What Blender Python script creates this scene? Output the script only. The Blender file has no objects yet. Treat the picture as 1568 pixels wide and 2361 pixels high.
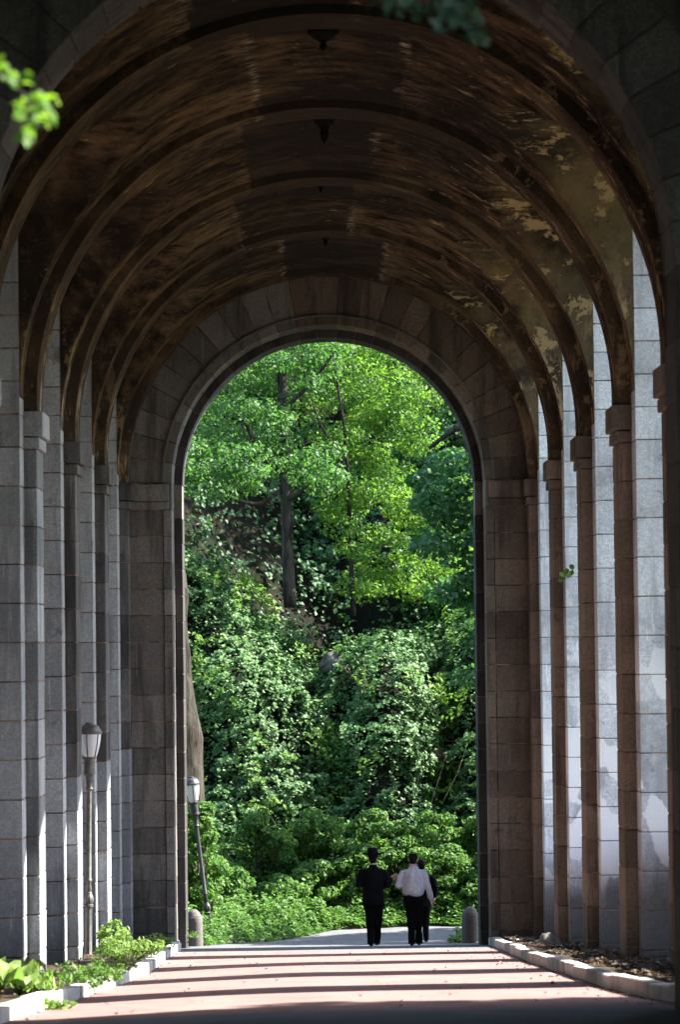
import bpy, bmesh, math, random
import numpy as np
from mathutils import Vector, Matrix, noise

random.seed(7)
RNG = np.random.default_rng(11)
scene = bpy.context.scene
COL = scene.collection
rad = math.radians

# ------------------------------------------------------------------ frame of reference
W = 7.5                      # clear width between the pilasters
CZ = 1.02                    # camera height
FPX = 7100.0                 # focal length in units of a 1568 px wide picture
PWC = .436
Y0, BAY = 39.62, 5.98        # first whole pilaster in view, bay length

def Yn(n): return Y0 + BAY * n
def H(h): return CZ + h * W
def road_z(y):
    n = (y - Y0) / BAY
    t = 4.3
    if n > t + .6: g = .563 + .0645 * (t + .3)
    elif n > t: g = .563 + .0645 * (t + (n - t) - (n - t) ** 2 / 1.2)
    else: g = .563 + .0645 * n
    return CZ - W * g

# ------------------------------------------------------------------ camera
cam = bpy.data.cameras.new('camera')
cam.sensor_fit = 'HORIZONTAL'; cam.sensor_width = 36.0
cam.lens = 36.0 * FPX / 1568.0
cam.clip_start = 0.1; cam.clip_end = 3000
cam.dof.use_dof = True; cam.dof.focus_distance = 55.0; cam.dof.aperture_fstop = 4.6
camo = bpy.data.objects.new('camera', cam); COL.objects.link(camo)
yaw, pitch, roll = 26.4 / FPX, 299.2 / FPX, 0.0115
F_ = Vector((math.sin(yaw) * math.cos(pitch), math.cos(yaw) * math.cos(pitch), math.sin(pitch)))
R0 = F_.cross(Vector((0, 0, 1))).normalized(); U0 = R0.cross(F_)
R_ = (R0 - U0 * roll).normalized(); U_ = R_.cross(F_)
M = Matrix((R_, U_, -F_)).transposed().to_4x4(); M.translation = (0, 0, CZ)
camo.matrix_world = M
scene.camera = camo
def at(xv, yv, Y):
    """world point on the plane y = Y seen at (xv, yv) of the 1568 x 2361 picture"""
    d = F_ + R_ * ((xv - 784) / FPX) - U_ * ((yv - 1180.5) / FPX)
    return Vector((0, 0, CZ)) + d * (Y / d.y)

# ------------------------------------------------------------------ light
SUN_EL, SUN_AHEAD = rad(44), rad(13)
sd = Vector((math.cos(SUN_AHEAD) * math.cos(SUN_EL), math.sin(SUN_AHEAD) * math.cos(SUN_EL), math.sin(SUN_EL)))
world = bpy.data.worlds.new('World'); scene.world = world; world.use_nodes = True
nt = world.node_tree; nt.nodes.clear()
sky = nt.nodes.new('ShaderNodeTexSky'); sky.sky_type = 'NISHITA'; sky.sun_disc = False
sky.sun_elevation = SUN_EL; sky.sun_rotation = rad(90) - SUN_AHEAD
bg = nt.nodes.new('ShaderNodeBackground'); bg.inputs['Strength'].default_value = 0.15
wo = nt.nodes.new('ShaderNodeOutputWorld')
nt.links.new(sky.outputs[0], bg.inputs[0]); nt.links.new(bg.outputs[0], wo.inputs[0])
sl = bpy.data.lights.new('sun', 'SUN'); sl.energy = 4.8; sl.angle = rad(0.5); sl.color = (1, .955, .88)
slo = bpy.data.objects.new('sun', sl); COL.objects.link(slo)
slo.rotation_euler = (-sd).to_track_quat('-Z', 'Y').to_euler()
slo.location = (20, 30, 40)
scene.view_settings.view_transform = 'Standard'; scene.view_settings.look = 'None'
scene.view_settings.exposure = 2.68; scene.view_settings.gamma = 1
scene.view_settings.use_curve_mapping = False
scene.render.engine = 'CYCLES'
scene.cycles.max_bounces = 8; scene.cycles.diffuse_bounces = 5
scene.cycles.transmission_bounces = 5; scene.cycles.transparent_max_bounces = 6

# ------------------------------------------------------------------ materials
class NT:
    def __init__(s, name):
        s.m = bpy.data.materials.new(name); s.m.use_nodes = True
        s.t = s.m.node_tree; s.t.nodes.clear()
        s.out = s.n('ShaderNodeOutputMaterial')
        s.b = s.n('ShaderNodeBsdfPrincipled')
        s.l(s.b.outputs[0], s.out.inputs['Surface'])
        s.pos = s.n('ShaderNodeNewGeometry').outputs['Position']
    def n(s, k, **kw):
        x = s.t.nodes.new(k)
        for a, b in kw.items(): setattr(x, a, b)
        return x
    def l(s, a, b): s.t.links.new(a, b)
    def val(s, node, k, v):
        if hasattr(v, 'links'): s.l(v, node.inputs[k])
        else: node.inputs[k].default_value = v
    def mapping(s, scale, src=None, rot=(0, 0, 0)):
        m = s.n('ShaderNodeMapping'); m.inputs['Scale'].default_value = scale; m.inputs['Rotation'].default_value = rot
        s.l(src or s.pos, m.inputs['Vector']); return m.outputs[0]
    def noise(s, scale, detail=4, rough=.55, vec=None, dist=0):
        x = s.n('ShaderNodeTexNoise'); x.inputs['Scale'].default_value = scale
        x.inputs['Detail'].default_value = detail; x.inputs['Roughness'].default_value = rough
        x.inputs['Distortion'].default_value = dist
        s.l(vec or s.pos, x.inputs['Vector']); return x.outputs[0]
    def ramp(s, fac, a, b, ca=0., cb=1.):
        x = s.n('ShaderNodeMapRange'); x.inputs['From Min'].default_value = a; x.inputs['From Max'].default_value = b
        x.inputs['To Min'].default_value = ca; x.inputs['To Max'].default_value = cb
        x.interpolation_type = 'SMOOTHSTEP'
        s.l(fac, x.inputs['Value']); return x.outputs[0]
    def math(s, op, a, b=0., c=0.):
        x = s.n('ShaderNodeMath', operation=op); s.val(x, 0, a); s.val(x, 1, b); s.val(x, 2, c); return x.outputs[0]
    def mix(s, fac, a, b, mode='MIX'):
        x = s.n('ShaderNodeMix', data_type='RGBA', blend_type=mode)
        s.val(x, 0, fac)
        for k, v in ((6, a), (7, b)):
            if hasattr(v, 'links'): s.l(v, x.inputs[k])
            else: x.inputs[k].default_value = (*v, 1)
        return x.outputs[2]
    def xyz(s):
        x = s.n('ShaderNodeSeparateXYZ'); s.l(s.pos, x.inputs[0]); return x.outputs
    def rnd(s): return s.n('ShaderNodeObjectInfo').outputs['Random']
    def bump(s, h, strength=.4, dist=.02):
        x = s.n('ShaderNodeBump'); x.inputs['Strength'].default_value = strength; x.inputs['Distance'].default_value = dist
        s.l(h, x.inputs['Height']); s.l(x.outputs[0], s.b.inputs['Normal'])
    def done(s, col, rough=.85, spec=.3):
        s.val(s.b, 'Base Color', col if hasattr(col, 'links') else (*col, 1))
        s.val(s.b, 'Roughness', rough); s.b.inputs['Specular IOR Level'].default_value = spec
        return s.m

def stone_mat(name, base, dark, soot=0.0, paint=False, var=.32):
    k = NT(name)
    speck = k.noise(70, 3, .8)
    grain = k.noise(24, 4, .7)
    big = k.noise(.55, 5, .6)
    vert = k.noise(1.0, 5, .62, k.mapping((3.2, 3.2, .35)))
    c = k.mix(k.ramp(speck, .34, .66), tuple(x * .70 for x in base), tuple(min(1, x * 1.32) for x in base))
    c = k.mix(k.ramp(grain, .36, .62, 0, .35), c, dark)
    c = k.mix(k.ramp(big, .42, .70, 0, .50), c, dark)
    c = k.mix(k.ramp(vert, .48, .66, 0, .72 + soot * .2), c, dark)
    c = k.mix(k.ramp(k.noise(2.4, 6, .75, k.mapping((4, 4, .22))), .60, .68, 0, .5), c, tuple(min(1, x * 1.7) for x in base))
    c = k.mix(k.ramp(k.noise(1.7, 7, .8), .58, .66, 0, .55), c, tuple(x * .55 for x in dark))
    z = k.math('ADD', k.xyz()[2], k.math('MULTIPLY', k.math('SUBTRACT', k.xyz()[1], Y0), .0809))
    # a coat of soot on some stones, washed streaks through it
    if soot:
        s2 = k.noise(.9, 4, .6, k.mapping((2, 2, .5)))
        c = k.mix(k.ramp(s2, .30 , .62 , soot, .15), c, (.035, .033, .032))
    rv = k.ramp(k.rnd(), 0, 1, 1 - var, 1 + var * .6)
    hs = k.n('ShaderNodeHueSaturation'); k.l(c, hs.inputs['Color']); k.l(rv, hs.inputs['Value']); c = hs.outputs[0]
    if paint:     # pale overpaint patches in the lower courses
        pn = k.noise(.95, 2, .45, k.mapping((1, 1, .9)), dist=.9)
        pn2 = k.noise(9, 3, .6)
        pm = k.ramp(k.math('ADD', pn, k.math('MULTIPLY', pn2, .10)), .565, .585)
        hz = k.math('MULTIPLY', k.ramp(z, -2.7, -2.3), k.ramp(z, .2, 1.6, 1, 0))
        c = k.mix(k.ramp(k.noise(1.1, 7, .78), .52, .62, 0, .6), c, (.27, .28, .29))
        c = k.mix(k.math('MULTIPLY', k.math('MULTIPLY', pm, hz), .9), c, (.74, .74, .74))
        # darker towards the soil, with an uneven upper edge
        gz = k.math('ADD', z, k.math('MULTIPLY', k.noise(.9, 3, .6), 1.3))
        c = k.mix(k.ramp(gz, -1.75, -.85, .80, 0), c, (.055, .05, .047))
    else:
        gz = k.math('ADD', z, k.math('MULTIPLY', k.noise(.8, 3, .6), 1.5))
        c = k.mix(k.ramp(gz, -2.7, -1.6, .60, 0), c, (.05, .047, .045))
    k.bump(k.math('ADD', k.math('MULTIPLY', speck, .5), grain), .55, .012)
    return k.done(c, .9, .2)

GRANITE_L = stone_mat('granite_grey', (.30, .315, .325), (.10, .105, .11))
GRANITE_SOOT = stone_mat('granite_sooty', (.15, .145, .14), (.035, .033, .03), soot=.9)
GRANITE_R = stone_mat('granite_brown', (.20, .150, .115), (.055, .042, .032))  # warm bounce light on the right piers is put into this brown
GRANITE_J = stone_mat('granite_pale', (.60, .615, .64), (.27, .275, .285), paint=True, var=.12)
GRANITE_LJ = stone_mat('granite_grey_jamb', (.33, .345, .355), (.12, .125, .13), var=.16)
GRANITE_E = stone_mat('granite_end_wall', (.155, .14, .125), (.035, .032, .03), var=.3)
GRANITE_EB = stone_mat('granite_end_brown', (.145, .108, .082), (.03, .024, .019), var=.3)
GRANITE_K = stone_mat('granite_near_black', (.055, .050, .046), (.018, .017, .016), var=.3)  # near-black stone of the far arch's outer order
def mortar():
    k = NT('mortar'); n = k.noise(3, 3)
    return k.done(k.mix(k.ramp(n, .45, .6), (.05, .04, .035), (.28, .17, .11)), .95)
MORTAR = mortar()

def vault_mat(name, rib=False):
    k = NT(name)
    st = k.mapping((1, 1.3, 1))
    n1 = k.noise(1.6, 8, .7, st, dist=.1)
    n2 = k.noise(.30, 4, .62, k.mapping((1, 1.1, 1)))
    n3 = k.noise(3.6, 9, .78, k.mapping((1, 1.35, 1)), dist=.3)
    x, y, z = k.xyz(); side_ = k.ramp(x, .8, 3.4)
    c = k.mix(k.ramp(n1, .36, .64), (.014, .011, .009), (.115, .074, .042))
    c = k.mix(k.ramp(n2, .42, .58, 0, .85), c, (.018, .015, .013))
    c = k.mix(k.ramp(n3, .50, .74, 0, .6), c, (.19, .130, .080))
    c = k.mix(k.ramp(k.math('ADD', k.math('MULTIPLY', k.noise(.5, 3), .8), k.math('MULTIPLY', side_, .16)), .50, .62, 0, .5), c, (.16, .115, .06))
    c = k.mix(k.ramp(n3, .32, .48, .6, 0), c, (.016, .014, .012))
    # old patch of dark render along the crown, its edges weeping lime
    wz = k.math('MULTIPLY', k.math('SUBTRACT', k.noise(2.6, 5, .7), .5), .22)
    xa = k.math('ADD', x, wz)
    by = k.math('FLOOR', k.math('DIVIDE', k.math('SUBTRACT', y, Y0 + PWC), BAY))
    jit = k.math('MULTIPLY', k.math('SINE', k.math('MULTIPLY', by, 2.3)), .35)
    xa = k.math('ADD', xa, jit)
    pl = k.math('ABSOLUTE', k.math('ADD', xa, 1.12)); pr = k.math('ABSOLUTE', k.math('SUBTRACT', xa, .70))
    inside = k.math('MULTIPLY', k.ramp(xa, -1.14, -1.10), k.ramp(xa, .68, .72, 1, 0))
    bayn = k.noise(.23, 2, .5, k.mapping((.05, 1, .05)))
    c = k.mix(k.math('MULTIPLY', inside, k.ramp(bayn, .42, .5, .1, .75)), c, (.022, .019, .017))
    st2 = k.noise(6, 8, .8, k.mapping((.6, 2.2, .6)))
    lime = k.math('MULTIPLY', k.ramp(k.math('MINIMUM', pl, pr), .0, .10, 1, 0), k.ramp(st2, .50, .60))
    halo = k.math('MULTIPLY', k.ramp(k.math('MINIMUM', pl, k.math('MULTIPLY', pr, 1.6)), .0, .9, 1, 0), k.math('MULTIPLY', k.ramp(st2, .47, .60), k.math('SUBTRACT', 1, inside)))
    c = k.mix(k.math('MULTIPLY', k.math('MULTIPLY', lime, .75), k.ramp(k.noise(.45, 3), .50, .56)), c, (.46, .38, .27))
    c = k.mix(k.math('MULTIPLY', k.math('MULTIPLY', halo, .5), k.ramp(k.noise(.35, 2), .45, .55)), c, (.24, .165, .10))
    # flaked patches of old ochre, mostly low and on the right haunch
    fl = k.noise(1.9, 9, .74, k.mapping((1, 1.5, 1)), dist=.25)
    side = k.ramp(x, .6, 3.0)
    c = k.mix(k.math('MULTIPLY', k.ramp(k.math('ADD', fl, k.math('MULTIPLY', side, .09)), .65, .668), .8), c, (.30, .21, .11))
    sp = k.noise(2.6, 9, .76, k.mapping((1, 1, .40)), dist=.3)
    low = k.ramp(z, H(.44), H(.72), 1, 0)
    c = k.mix(k.math('MULTIPLY', k.ramp(sp, .54, .57), k.math('MULTIPLY', low, .7)), c, (.33, .22, .125))
    c = k.mix(k.math('MULTIPLY', k.ramp(sp, .36, .46, 1, 0), k.math('MULTIPLY', low, .9)), c, (.03, .028, .027))
    c = k.mix(k.math('MULTIPLY', k.ramp(k.noise(2.2, 6, .75, k.mapping((1.5, 1.5, .3))), .56, .62), k.math('MULTIPLY', k.ramp(z, H(.42), H(.6), 1, 0), k.ramp(x, -3, 0, .7, 0))), c, (.42, .42, .40))
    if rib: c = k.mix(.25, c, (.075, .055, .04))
    k.bump(k.math('ADD', n3, k.math('MULTIPLY', k.noise(30, 4, .7), .5)), .7, .03)
    return k.done(c, 1.0, .0)
VAULT = vault_mat('vault_plaster'); RIB = vault_mat('rib_plaster', True)

def simple(name, col, rough=.7, spec=.4, metal=0, nscale=6, amt=.25):
    k = NT(name); n = k.noise(nscale, 4, .6)
    c = k.mix(k.ramp(n, .3, .7), tuple(x * (1 - amt) for x in col), tuple(min(1, x * (1 + amt)) for x in col))
    k.b.inputs['Metallic'].default_value = metal
    k.bump(n, .15, .01)
    return k.done(c, rough, spec)
IRON = simple('cast_iron_paint', (.085, .08, .072), .42, .5, 0, 14, .35)
FITTING = simple('rough_dark_iron', (.010, .009, .008), .95, .05, 0, 14, .3)  # near-black, very rough iron of the ceiling fittings
IRON_DARK = simple('black_iron', (.02, .02, .021), .4, .5, 0, 14, .3)
CONCRETE = simple('bollard_granite', (.10, .09, .085), .85, .3, 0, 40, .3)
CLOTH_BLACK = simple('black_wool', (.003, .003, .0035), .9, .08)
CLOTH_SHIRT = simple('pale_shirt_cotton', (.36, .335, .37), .8, .2, 0, 9, .06)
SKIN = simple('skin', (.42, .24, .18), .55, .3, 0, 9, .06)
HAIR = simple('dark_hair', (.006, .005, .0045), .9, .1)
FELT = simple('black_felt', (.004, .004, .005), .9, .1)
LEATHER = simple('black_leather', (.006, .006, .006), .35, .5)
BAND = simple('silver_band', (.30, .26, .22), .6)
PAPER = simple('white_paper', (.8, .8, .8), .8)
ROCK = simple('grey_rock', (.085, .08, .07), .9, .2, 0, 5, .5)
ROOFM = simple('roof_concrete', (.12, .115, .11), .9)

def glass_mat():
    k = NT('frosted_globe'); k.b.inputs['Transmission Weight'].default_value = .35
    k.b.inputs['Subsurface Weight'].default_value = .2
    return k.done((.80, .82, .84), .35, .5)
GLOBE = glass_mat()

def road_mat():
    k = NT('road_surface')
    x, y, z = k.xyz()
    n = k.noise(70, 3, .8); m = k.noise(1.3, 6, .65); w = k.noise(.5, 4, .6, k.mapping((1.2, .25, 1)))
    red = k.mix(k.ramp(n, .35, .65), (.140, .076, .068), (.25, .152, .140))
    red = k.mix(k.ramp(m, .45, .72, 0, .45), red, (.085, .05, .045))
    red = k.mix(k.ramp(w, .52, .7, 0, .35), red, (.24, .15, .135))
    grey = k.mix(k.ramp(n, .35, .65), (.06, .062, .066), (.125, .125, .128))
    grey = k.mix(k.ramp(m, .4, .7, 0, .4), grey, (.17, .165, .16))
    wob = k.math('MULTIPLY', m, .8)
    far = k.ramp(k.math('ADD', y, wob), 55.4, 55.7)
    near = k.ramp(k.math('ADD', y, wob), 27.0, 27.3, 1, 0)
    c = k.mix(k.math('MAXIMUM', far, near), red, grey)
    sp = k.noise(14, 5, .8)
    c = k.mix(k.ramp(sp, .68, .70, 0, .5), c, (.10, .075, .05))
    c = k.mix(k.ramp(k.noise(2.0, 7, .8, k.mapping((1, .35, 1))), .55, .70, 0, .55), c, (.075, .055, .05))
    k.bump(n, .5, .01)
    return k.done(c, .85, .25)
ROADM = road_mat()

def kerb_mat():
    k = NT('kerb_granite'); n = k.noise(60, 3, .8); m = k.noise(2.2, 5, .6)
    c = k.mix(k.ramp(n, .35, .65), (.30, .29, .28), (.50, .485, .46))
    c = k.mix(k.ramp(m, .46, .7, 0, .55), c, (.17, .15, .13))
    hs = k.n('ShaderNodeHueSaturation'); k.l(c, hs.inputs['Color']); k.l(k.ramp(k.rnd(), 0, 1, .8, 1.15), hs.inputs['Value'])
    k.bump(n, .5, .01)
    return k.done(hs.outputs[0], .85, .25)
KERB = kerb_mat()

def soil_mat(name='soil', a=(.022, .017, .013), b=(.075, .056, .042)):
    k = NT(name); n = k.noise(9, 7, .75); m = k.noise(1.2, 5)
    c = k.mix(k.ramp(n, .35, .65), a, b)
    c = k.mix(k.ramp(m, .5, .7, 0, .4), c, tuple(x * 1.3 for x in b))
    k.bump(n, .9, .05)
    return k.done(c, .95, .1)
SOIL = soil_mat()
HILLM = soil_mat('hill_earth', (.005, .005, .003), (.014, .013, .008))
def grass_mat():
    k = NT('ground_cover'); n = k.noise(4, 7, .75); m = k.noise(.2, 4)
    c = k.mix(k.ramp(n, .35, .65), (.02, .035, .012), (.06, .09, .03))
    c = k.mix(k.ramp(m, .45, .65, 0, .5), c, (.05, .045, .03))
    k.bump(n, .8, .1)
    return k.done(c, .95, .1)
GROUNDM = grass_mat()
def bark_mat():
    k = NT('bark'); n = k.noise(7, 6, .7, k.mapping((1, 1, .22)), dist=.6); m = k.noise(1.5, 4)
    c = k.mix(k.ramp(n, .38, .62), (.012, .010, .008), (.060, .050, .040))
    c = k.mix(k.ramp(m, .45, .65, 0, .4), c, (.032, .036, .026))
    k.bump(n, 1, .05)
    return k.done(c, .95, .1)
BARK = bark_mat()

def leaf_mat(name, dark, mid, light, trans=.42, tcol=None):
    k = NT(name)
    a = k.n('ShaderNodeAttribute', attribute_name='rnd').outputs['Fac']
    big = k.noise(.6, 3, .5)
    c = k.mix(k.ramp(a, 0, .6), dark, mid)
    c = k.mix(k.ramp(k.math('ADD', a, k.math('MULTIPLY', big, .5)), .85, 1.35), c, light)
    k.val(k.b, 'Base Color', c); k.b.inputs['Roughness'].default_value = .55
    k.b.inputs['Specular IOR Level'].default_value = .3
    tr = k.n('ShaderNodeBsdfTranslucent')
    tc = k.mix(.5, c, tcol or (.22, .42, .05)); k.l(tc, tr.inputs['Color'])
    mx = k.n('ShaderNodeMixShader'); mx.inputs[0].default_value = trans
    k.l(k.b.outputs[0], mx.inputs[1]); k.l(tr.outputs[0], mx.inputs[2]); k.l(mx.outputs[0], k.out.inputs['Surface'])
    return k.m
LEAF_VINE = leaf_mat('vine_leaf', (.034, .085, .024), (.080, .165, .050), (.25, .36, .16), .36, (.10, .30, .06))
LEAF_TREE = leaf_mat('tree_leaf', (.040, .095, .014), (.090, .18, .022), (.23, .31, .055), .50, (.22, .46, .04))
LEAF_MID = leaf_mat('shaded_crown_leaf', (.022, .066, .016), (.042, .105, .022), (.10, .19, .04), .42, (.14, .36, .04))  # darker green stands in for weaker sun on the first tree's crown
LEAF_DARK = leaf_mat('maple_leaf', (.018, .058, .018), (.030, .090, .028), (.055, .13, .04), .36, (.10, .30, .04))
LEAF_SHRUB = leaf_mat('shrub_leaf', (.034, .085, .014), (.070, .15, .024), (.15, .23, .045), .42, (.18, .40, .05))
LEAF_SHADE = leaf_mat('shaded_near_leaf', (.006, .022, .006), (.010, .032, .008), (.02, .05, .012), .25, (.03, .10, .01))  # shade on the top branch is put into this near-black leaf colour
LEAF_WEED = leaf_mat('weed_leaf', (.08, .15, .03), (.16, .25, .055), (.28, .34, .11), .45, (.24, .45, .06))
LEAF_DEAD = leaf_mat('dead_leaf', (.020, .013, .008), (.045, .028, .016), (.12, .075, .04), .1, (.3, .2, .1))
LEAF_NEAR = leaf_mat('near_leaf', (.05, .13, .010), (.10, .22, .016), (.20, .34, .03), .6, (.34, .62, .02))

# ------------------------------------------------------------------ object helpers
def link(name, me, mat, parent=None, loc=None, rot=None):
    o = bpy.data.objects.new(name, me); COL.objects.link(o)
    if mat is not None and me is not None and not me.materials: me.materials.append(mat)
    if parent: o.parent = parent
    if loc is not None: o.location = loc
    if rot is not None: o.rotation_euler = rot
    return o
def tag(o, label=None, cat=None, group=None, kind=None):
    if label: o['label'] = label
    if cat: o['category'] = cat
    if group: o['group'] = group
    if kind: o['kind'] = kind
    return o
def thing(name, label, cat, loc=(0, 0, 0), rotz=0, group=None):
    o = bpy.data.objects.new(name, None); COL.objects.link(o)
    o.empty_display_size = .2
    o.location = loc; o.rotation_euler = (0, 0, rotz)
    return tag(o, label, cat, group)
def mesh(verts, faces, smooth=False):
    me = bpy.data.meshes.new('m'); me.from_pydata([tuple(v) for v in verts], [], faces); me.update()
    if smooth: me.polygons.foreach_set('use_smooth', [True] * len(me.polygons))
    return me
def join_geo(geos):
    V, Fs = [], []
    for v, f in geos:
        b = len(V); V += [tuple(p) for p in v]; Fs += [tuple(i + b for i in q) for q in f]
    return V, Fs
def box(x0, x1, y0, y1, z0, z1):
    v = [(x, y, z) for x in (x0, x1) for y in (y0, y1) for z in (z0, z1)]
    f = [(0, 1, 3, 2), (4, 6, 7, 5), (0, 4, 5, 1), (2, 3, 7, 6), (0, 2, 6, 4), (1, 5, 7, 3)]
    return v, f
_cb = {}
def chamfer_box(sx, sy, sz, c=.012, jit=.004, seed=0):
    """block centred on the origin with worn, chamfered edges: 24 verts, 26 faces"""
    key = (round(sx, 3), round(sy, 3), round(sz, 3), round(c, 4), seed)
    if key in _cb: return _cb[key]
    rr = random.Random(hash(key) & 0xffff)
    bm = bmesh.new()
    h = (sx / 2, sy / 2, sz / 2)
    for a in (-1, 1):
        for b in (-1, 1):
            for d in (-1, 1):
                for ax in range(3):
                    p = [a * (h[0] - c), b * (h[1] - c), d * (h[2] - c)]
                    p[ax] = (a, b, d)[ax] * h[ax]
                    p = [q + rr.uniform(-jit, jit) * .4 if i != ax else q - (a, b, d)[ax] * rr.uniform(0, jit) for i, q in enumerate(p)]
                    bm.verts.new(p)
    bmesh.ops.convex_hull(bm, input=bm.verts)
    bmesh.ops.recalc_face_normals(bm, faces=bm.faces)
    me = bpy.data.meshes.new('block'); bm.to_mesh(me); bm.free()
    _cb[key] = me
    return me
def lathe(profile, seg=24, flutes=0, fl_range=None, fl=.1):
    V, Fs = [], []
    for (r, z) in profile:
        for i in range(seg):
            a = 2 * math.pi * i / seg
            k = 1.0
            if flutes and fl_range and fl_range[0] <= z <= fl_range[1]: k = 1 - fl * (.5 + .5 * math.cos(a * flutes))
            V.append((r * k * math.cos(a), r * k * math.sin(a), z))
    n = len(profile)
    for j in range(n - 1):
        for i in range(seg):
            Fs.append((j * seg + i, j * seg + (i + 1) % seg, (j + 1) * seg + (i + 1) % seg, (j + 1) * seg + i))
    Fs.append(tuple(range(seg))[::-1]); Fs.append(tuple((n - 1) * seg + i for i in range(seg)))
    return V, Fs
def tube(pts, rads, seg=10, ell=None):
    """tapered tube; ell gives (rx, ry) ellipse radii per ring in a frame where x stays world x"""
    V, Fs = [], []
    pts = [Vector(p) for p in pts]
    n = len(pts)
    prev = None
    for i, p in enumerate(pts):
        t = (pts[min(i + 1, n - 1)] - pts[max(i - 1, 0)]).normalized()
        if prev is None:
            ref = Vector((1, 0, 0)) if abs(t.x) < .9 else Vector((0, 1, 0))
            u = (ref - t * ref.dot(t)).normalized()
        else: u = (prev - t * prev.dot(t)).normalized()
        prev = u; w = t.cross(u)
        r = rads[i] if isinstance(rads[i], tuple) else (rads[i], rads[i])
        for j in range(seg):
            a = 2 * math.pi * j / seg
            V.append(p + u * (r[0] * math.cos(a)) + w * (r[1] * math.sin(a)))
    for i in range(n - 1):
        for j in range(seg):
            Fs.append((i * seg + j, i * seg + (j + 1) % seg, (i + 1) * seg + (j + 1) % seg, (i + 1) * seg + j))
    Fs.append(tuple(range(seg))[::-1]); Fs.append(tuple((n - 1) * seg + i for i in range(seg)))
    return V, Fs
def sphere(c, r, seg=14, rings=9):
    rx, ry, rz = r if isinstance(r, tuple) else (r, r, r)
    V, Fs = [], []
    for i in range(1, rings):
        t = math.pi * i / rings
        for j in range(seg):
            a = 2 * math.pi * j / seg
            V.append((c[0] + rx * math.sin(t) * math.cos(a), c[1] + ry * math.sin(t) * math.sin(a), c[2] + rz * math.cos(t)))
    top, bot = len(V), len(V) + 1
    V += [(c[0], c[1], c[2] + rz), (c[0], c[1], c[2] - rz)]
    for i in range(rings - 2):
        for j in range(seg):
            Fs.append((i * seg + j, (i + 1) * seg + j, (i + 1) * seg + (j + 1) % seg, i * seg + (j + 1) % seg))
    for j in range(seg):
        Fs.append((top, j, (j + 1) % seg)); Fs.append((bot, (rings - 2) * seg + (j + 1) % seg, (rings - 2) * seg + j))
    return V, Fs

# leaves: every leaf is a small folded blade of two or four triangles
def leaf_mesh(P, N, S, rnd=None, wide=.62, up=None, four=False):
    P = np.asarray(P, float); N = np.asarray(N, float); S = np.asarray(S, float)
    n = len(P)
    N = N / (np.linalg.norm(N, axis=1, keepdims=True) + 1e-9)
    ax = RNG.normal(size=(n, 3))
    if up is not None: ax = ax * .6 + np.asarray(up)
    U = ax - N * np.sum(ax * N, 1, keepdims=True); U /= (np.linalg.norm(U, axis=1, keepdims=True) + 1e-9)
    Wd = np.cross(N, U)
    s = S[:, None]
    a = P - U * s * .5; b = P + U * s * .5
    m = P - U * s * .08
    c = m + Wd * s * wide * .5 + N * s * .12; d = m - Wd * s * wide * .5 + N * s * .12
    if four:   # a blade with a shoulder: six points
        c2 = P + U * s * .25 + Wd * s * wide * .36 + N * s * .05; d2 = P + U * s * .25 - Wd * s * wide * .36 + N * s * .05
        V = np.stack([a, c, c2, b, d2, d], 1).reshape(-1, 3)
        i = np.arange(n)[:, None] * 6
        T = np.concatenate([i + [0, 3, 2], i + [0, 2, 1], i + [0, 4, 3], i + [0, 5, 4]], 1).reshape(-1, 3); per = 4
    else:
        V = np.stack([a, c, b, d], 1).reshape(-1, 3)
        i = np.arange(n)[:, None] * 4
        T = np.concatenate([i + [0, 2, 1], i + [0, 3, 2]], 1).reshape(-1, 3); per = 2
    me = bpy.data.meshes.new('leaves')
    me.vertices.add(len(V)); me.vertices.foreach_set('co', V.astype(np.float32).ravel())
    me.loops.add(T.size); me.loops.foreach_set('vertex_index', T.astype(np.int32).ravel())
    me.polygons.add(len(T)); me.polygons.foreach_set('loop_start', np.arange(0, T.size, 3, dtype=np.int32))
    me.update(calc_edges=True)
    at_ = me.attributes.new('rnd', 'FLOAT', 'FACE')
    rnd = RNG.random(n) if rnd is None else np.clip(rnd, 0, 1)
    at_.data.foreach_set('value', np.repeat(rnd, per).astype(np.float32))
    return me
def clump_leaves(centres, radii, count, size, flat=.6, droop=.35, shell=True):
    """leaves in ellipsoidal sprays: most near the surface of each clump, tilted outwards and up"""
    Ps, Ns, Ss, Rs = [], [], [], []
    for c, r, k in zip(centres, radii, count):
        d = RNG.normal(size=(k, 3)); d /= np.linalg.norm(d, axis=1, keepdims=True)
        q = RNG.random(k) ** (.33 if not shell else .22)
        rr = np.array([r[0], r[1], r[2]])
        p = np.array(c) + d * q[:, None] * rr
        nn = d * .7 + np.array([0, -.15, .55]) + RNG.normal(size=(k, 3)) * .6
        Ps.append(p); Ns.append(nn); Ss.append(size * RNG.uniform(.6, 1.25, k))
        Rs.append(np.clip(RNG.normal(.4, .22, k) + RNG.normal(0, .12), 0, 1))
    return np.concatenate(Ps), np.concatenate(Ns), np.concatenate(Ss), np.concatenate(Rs)

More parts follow.
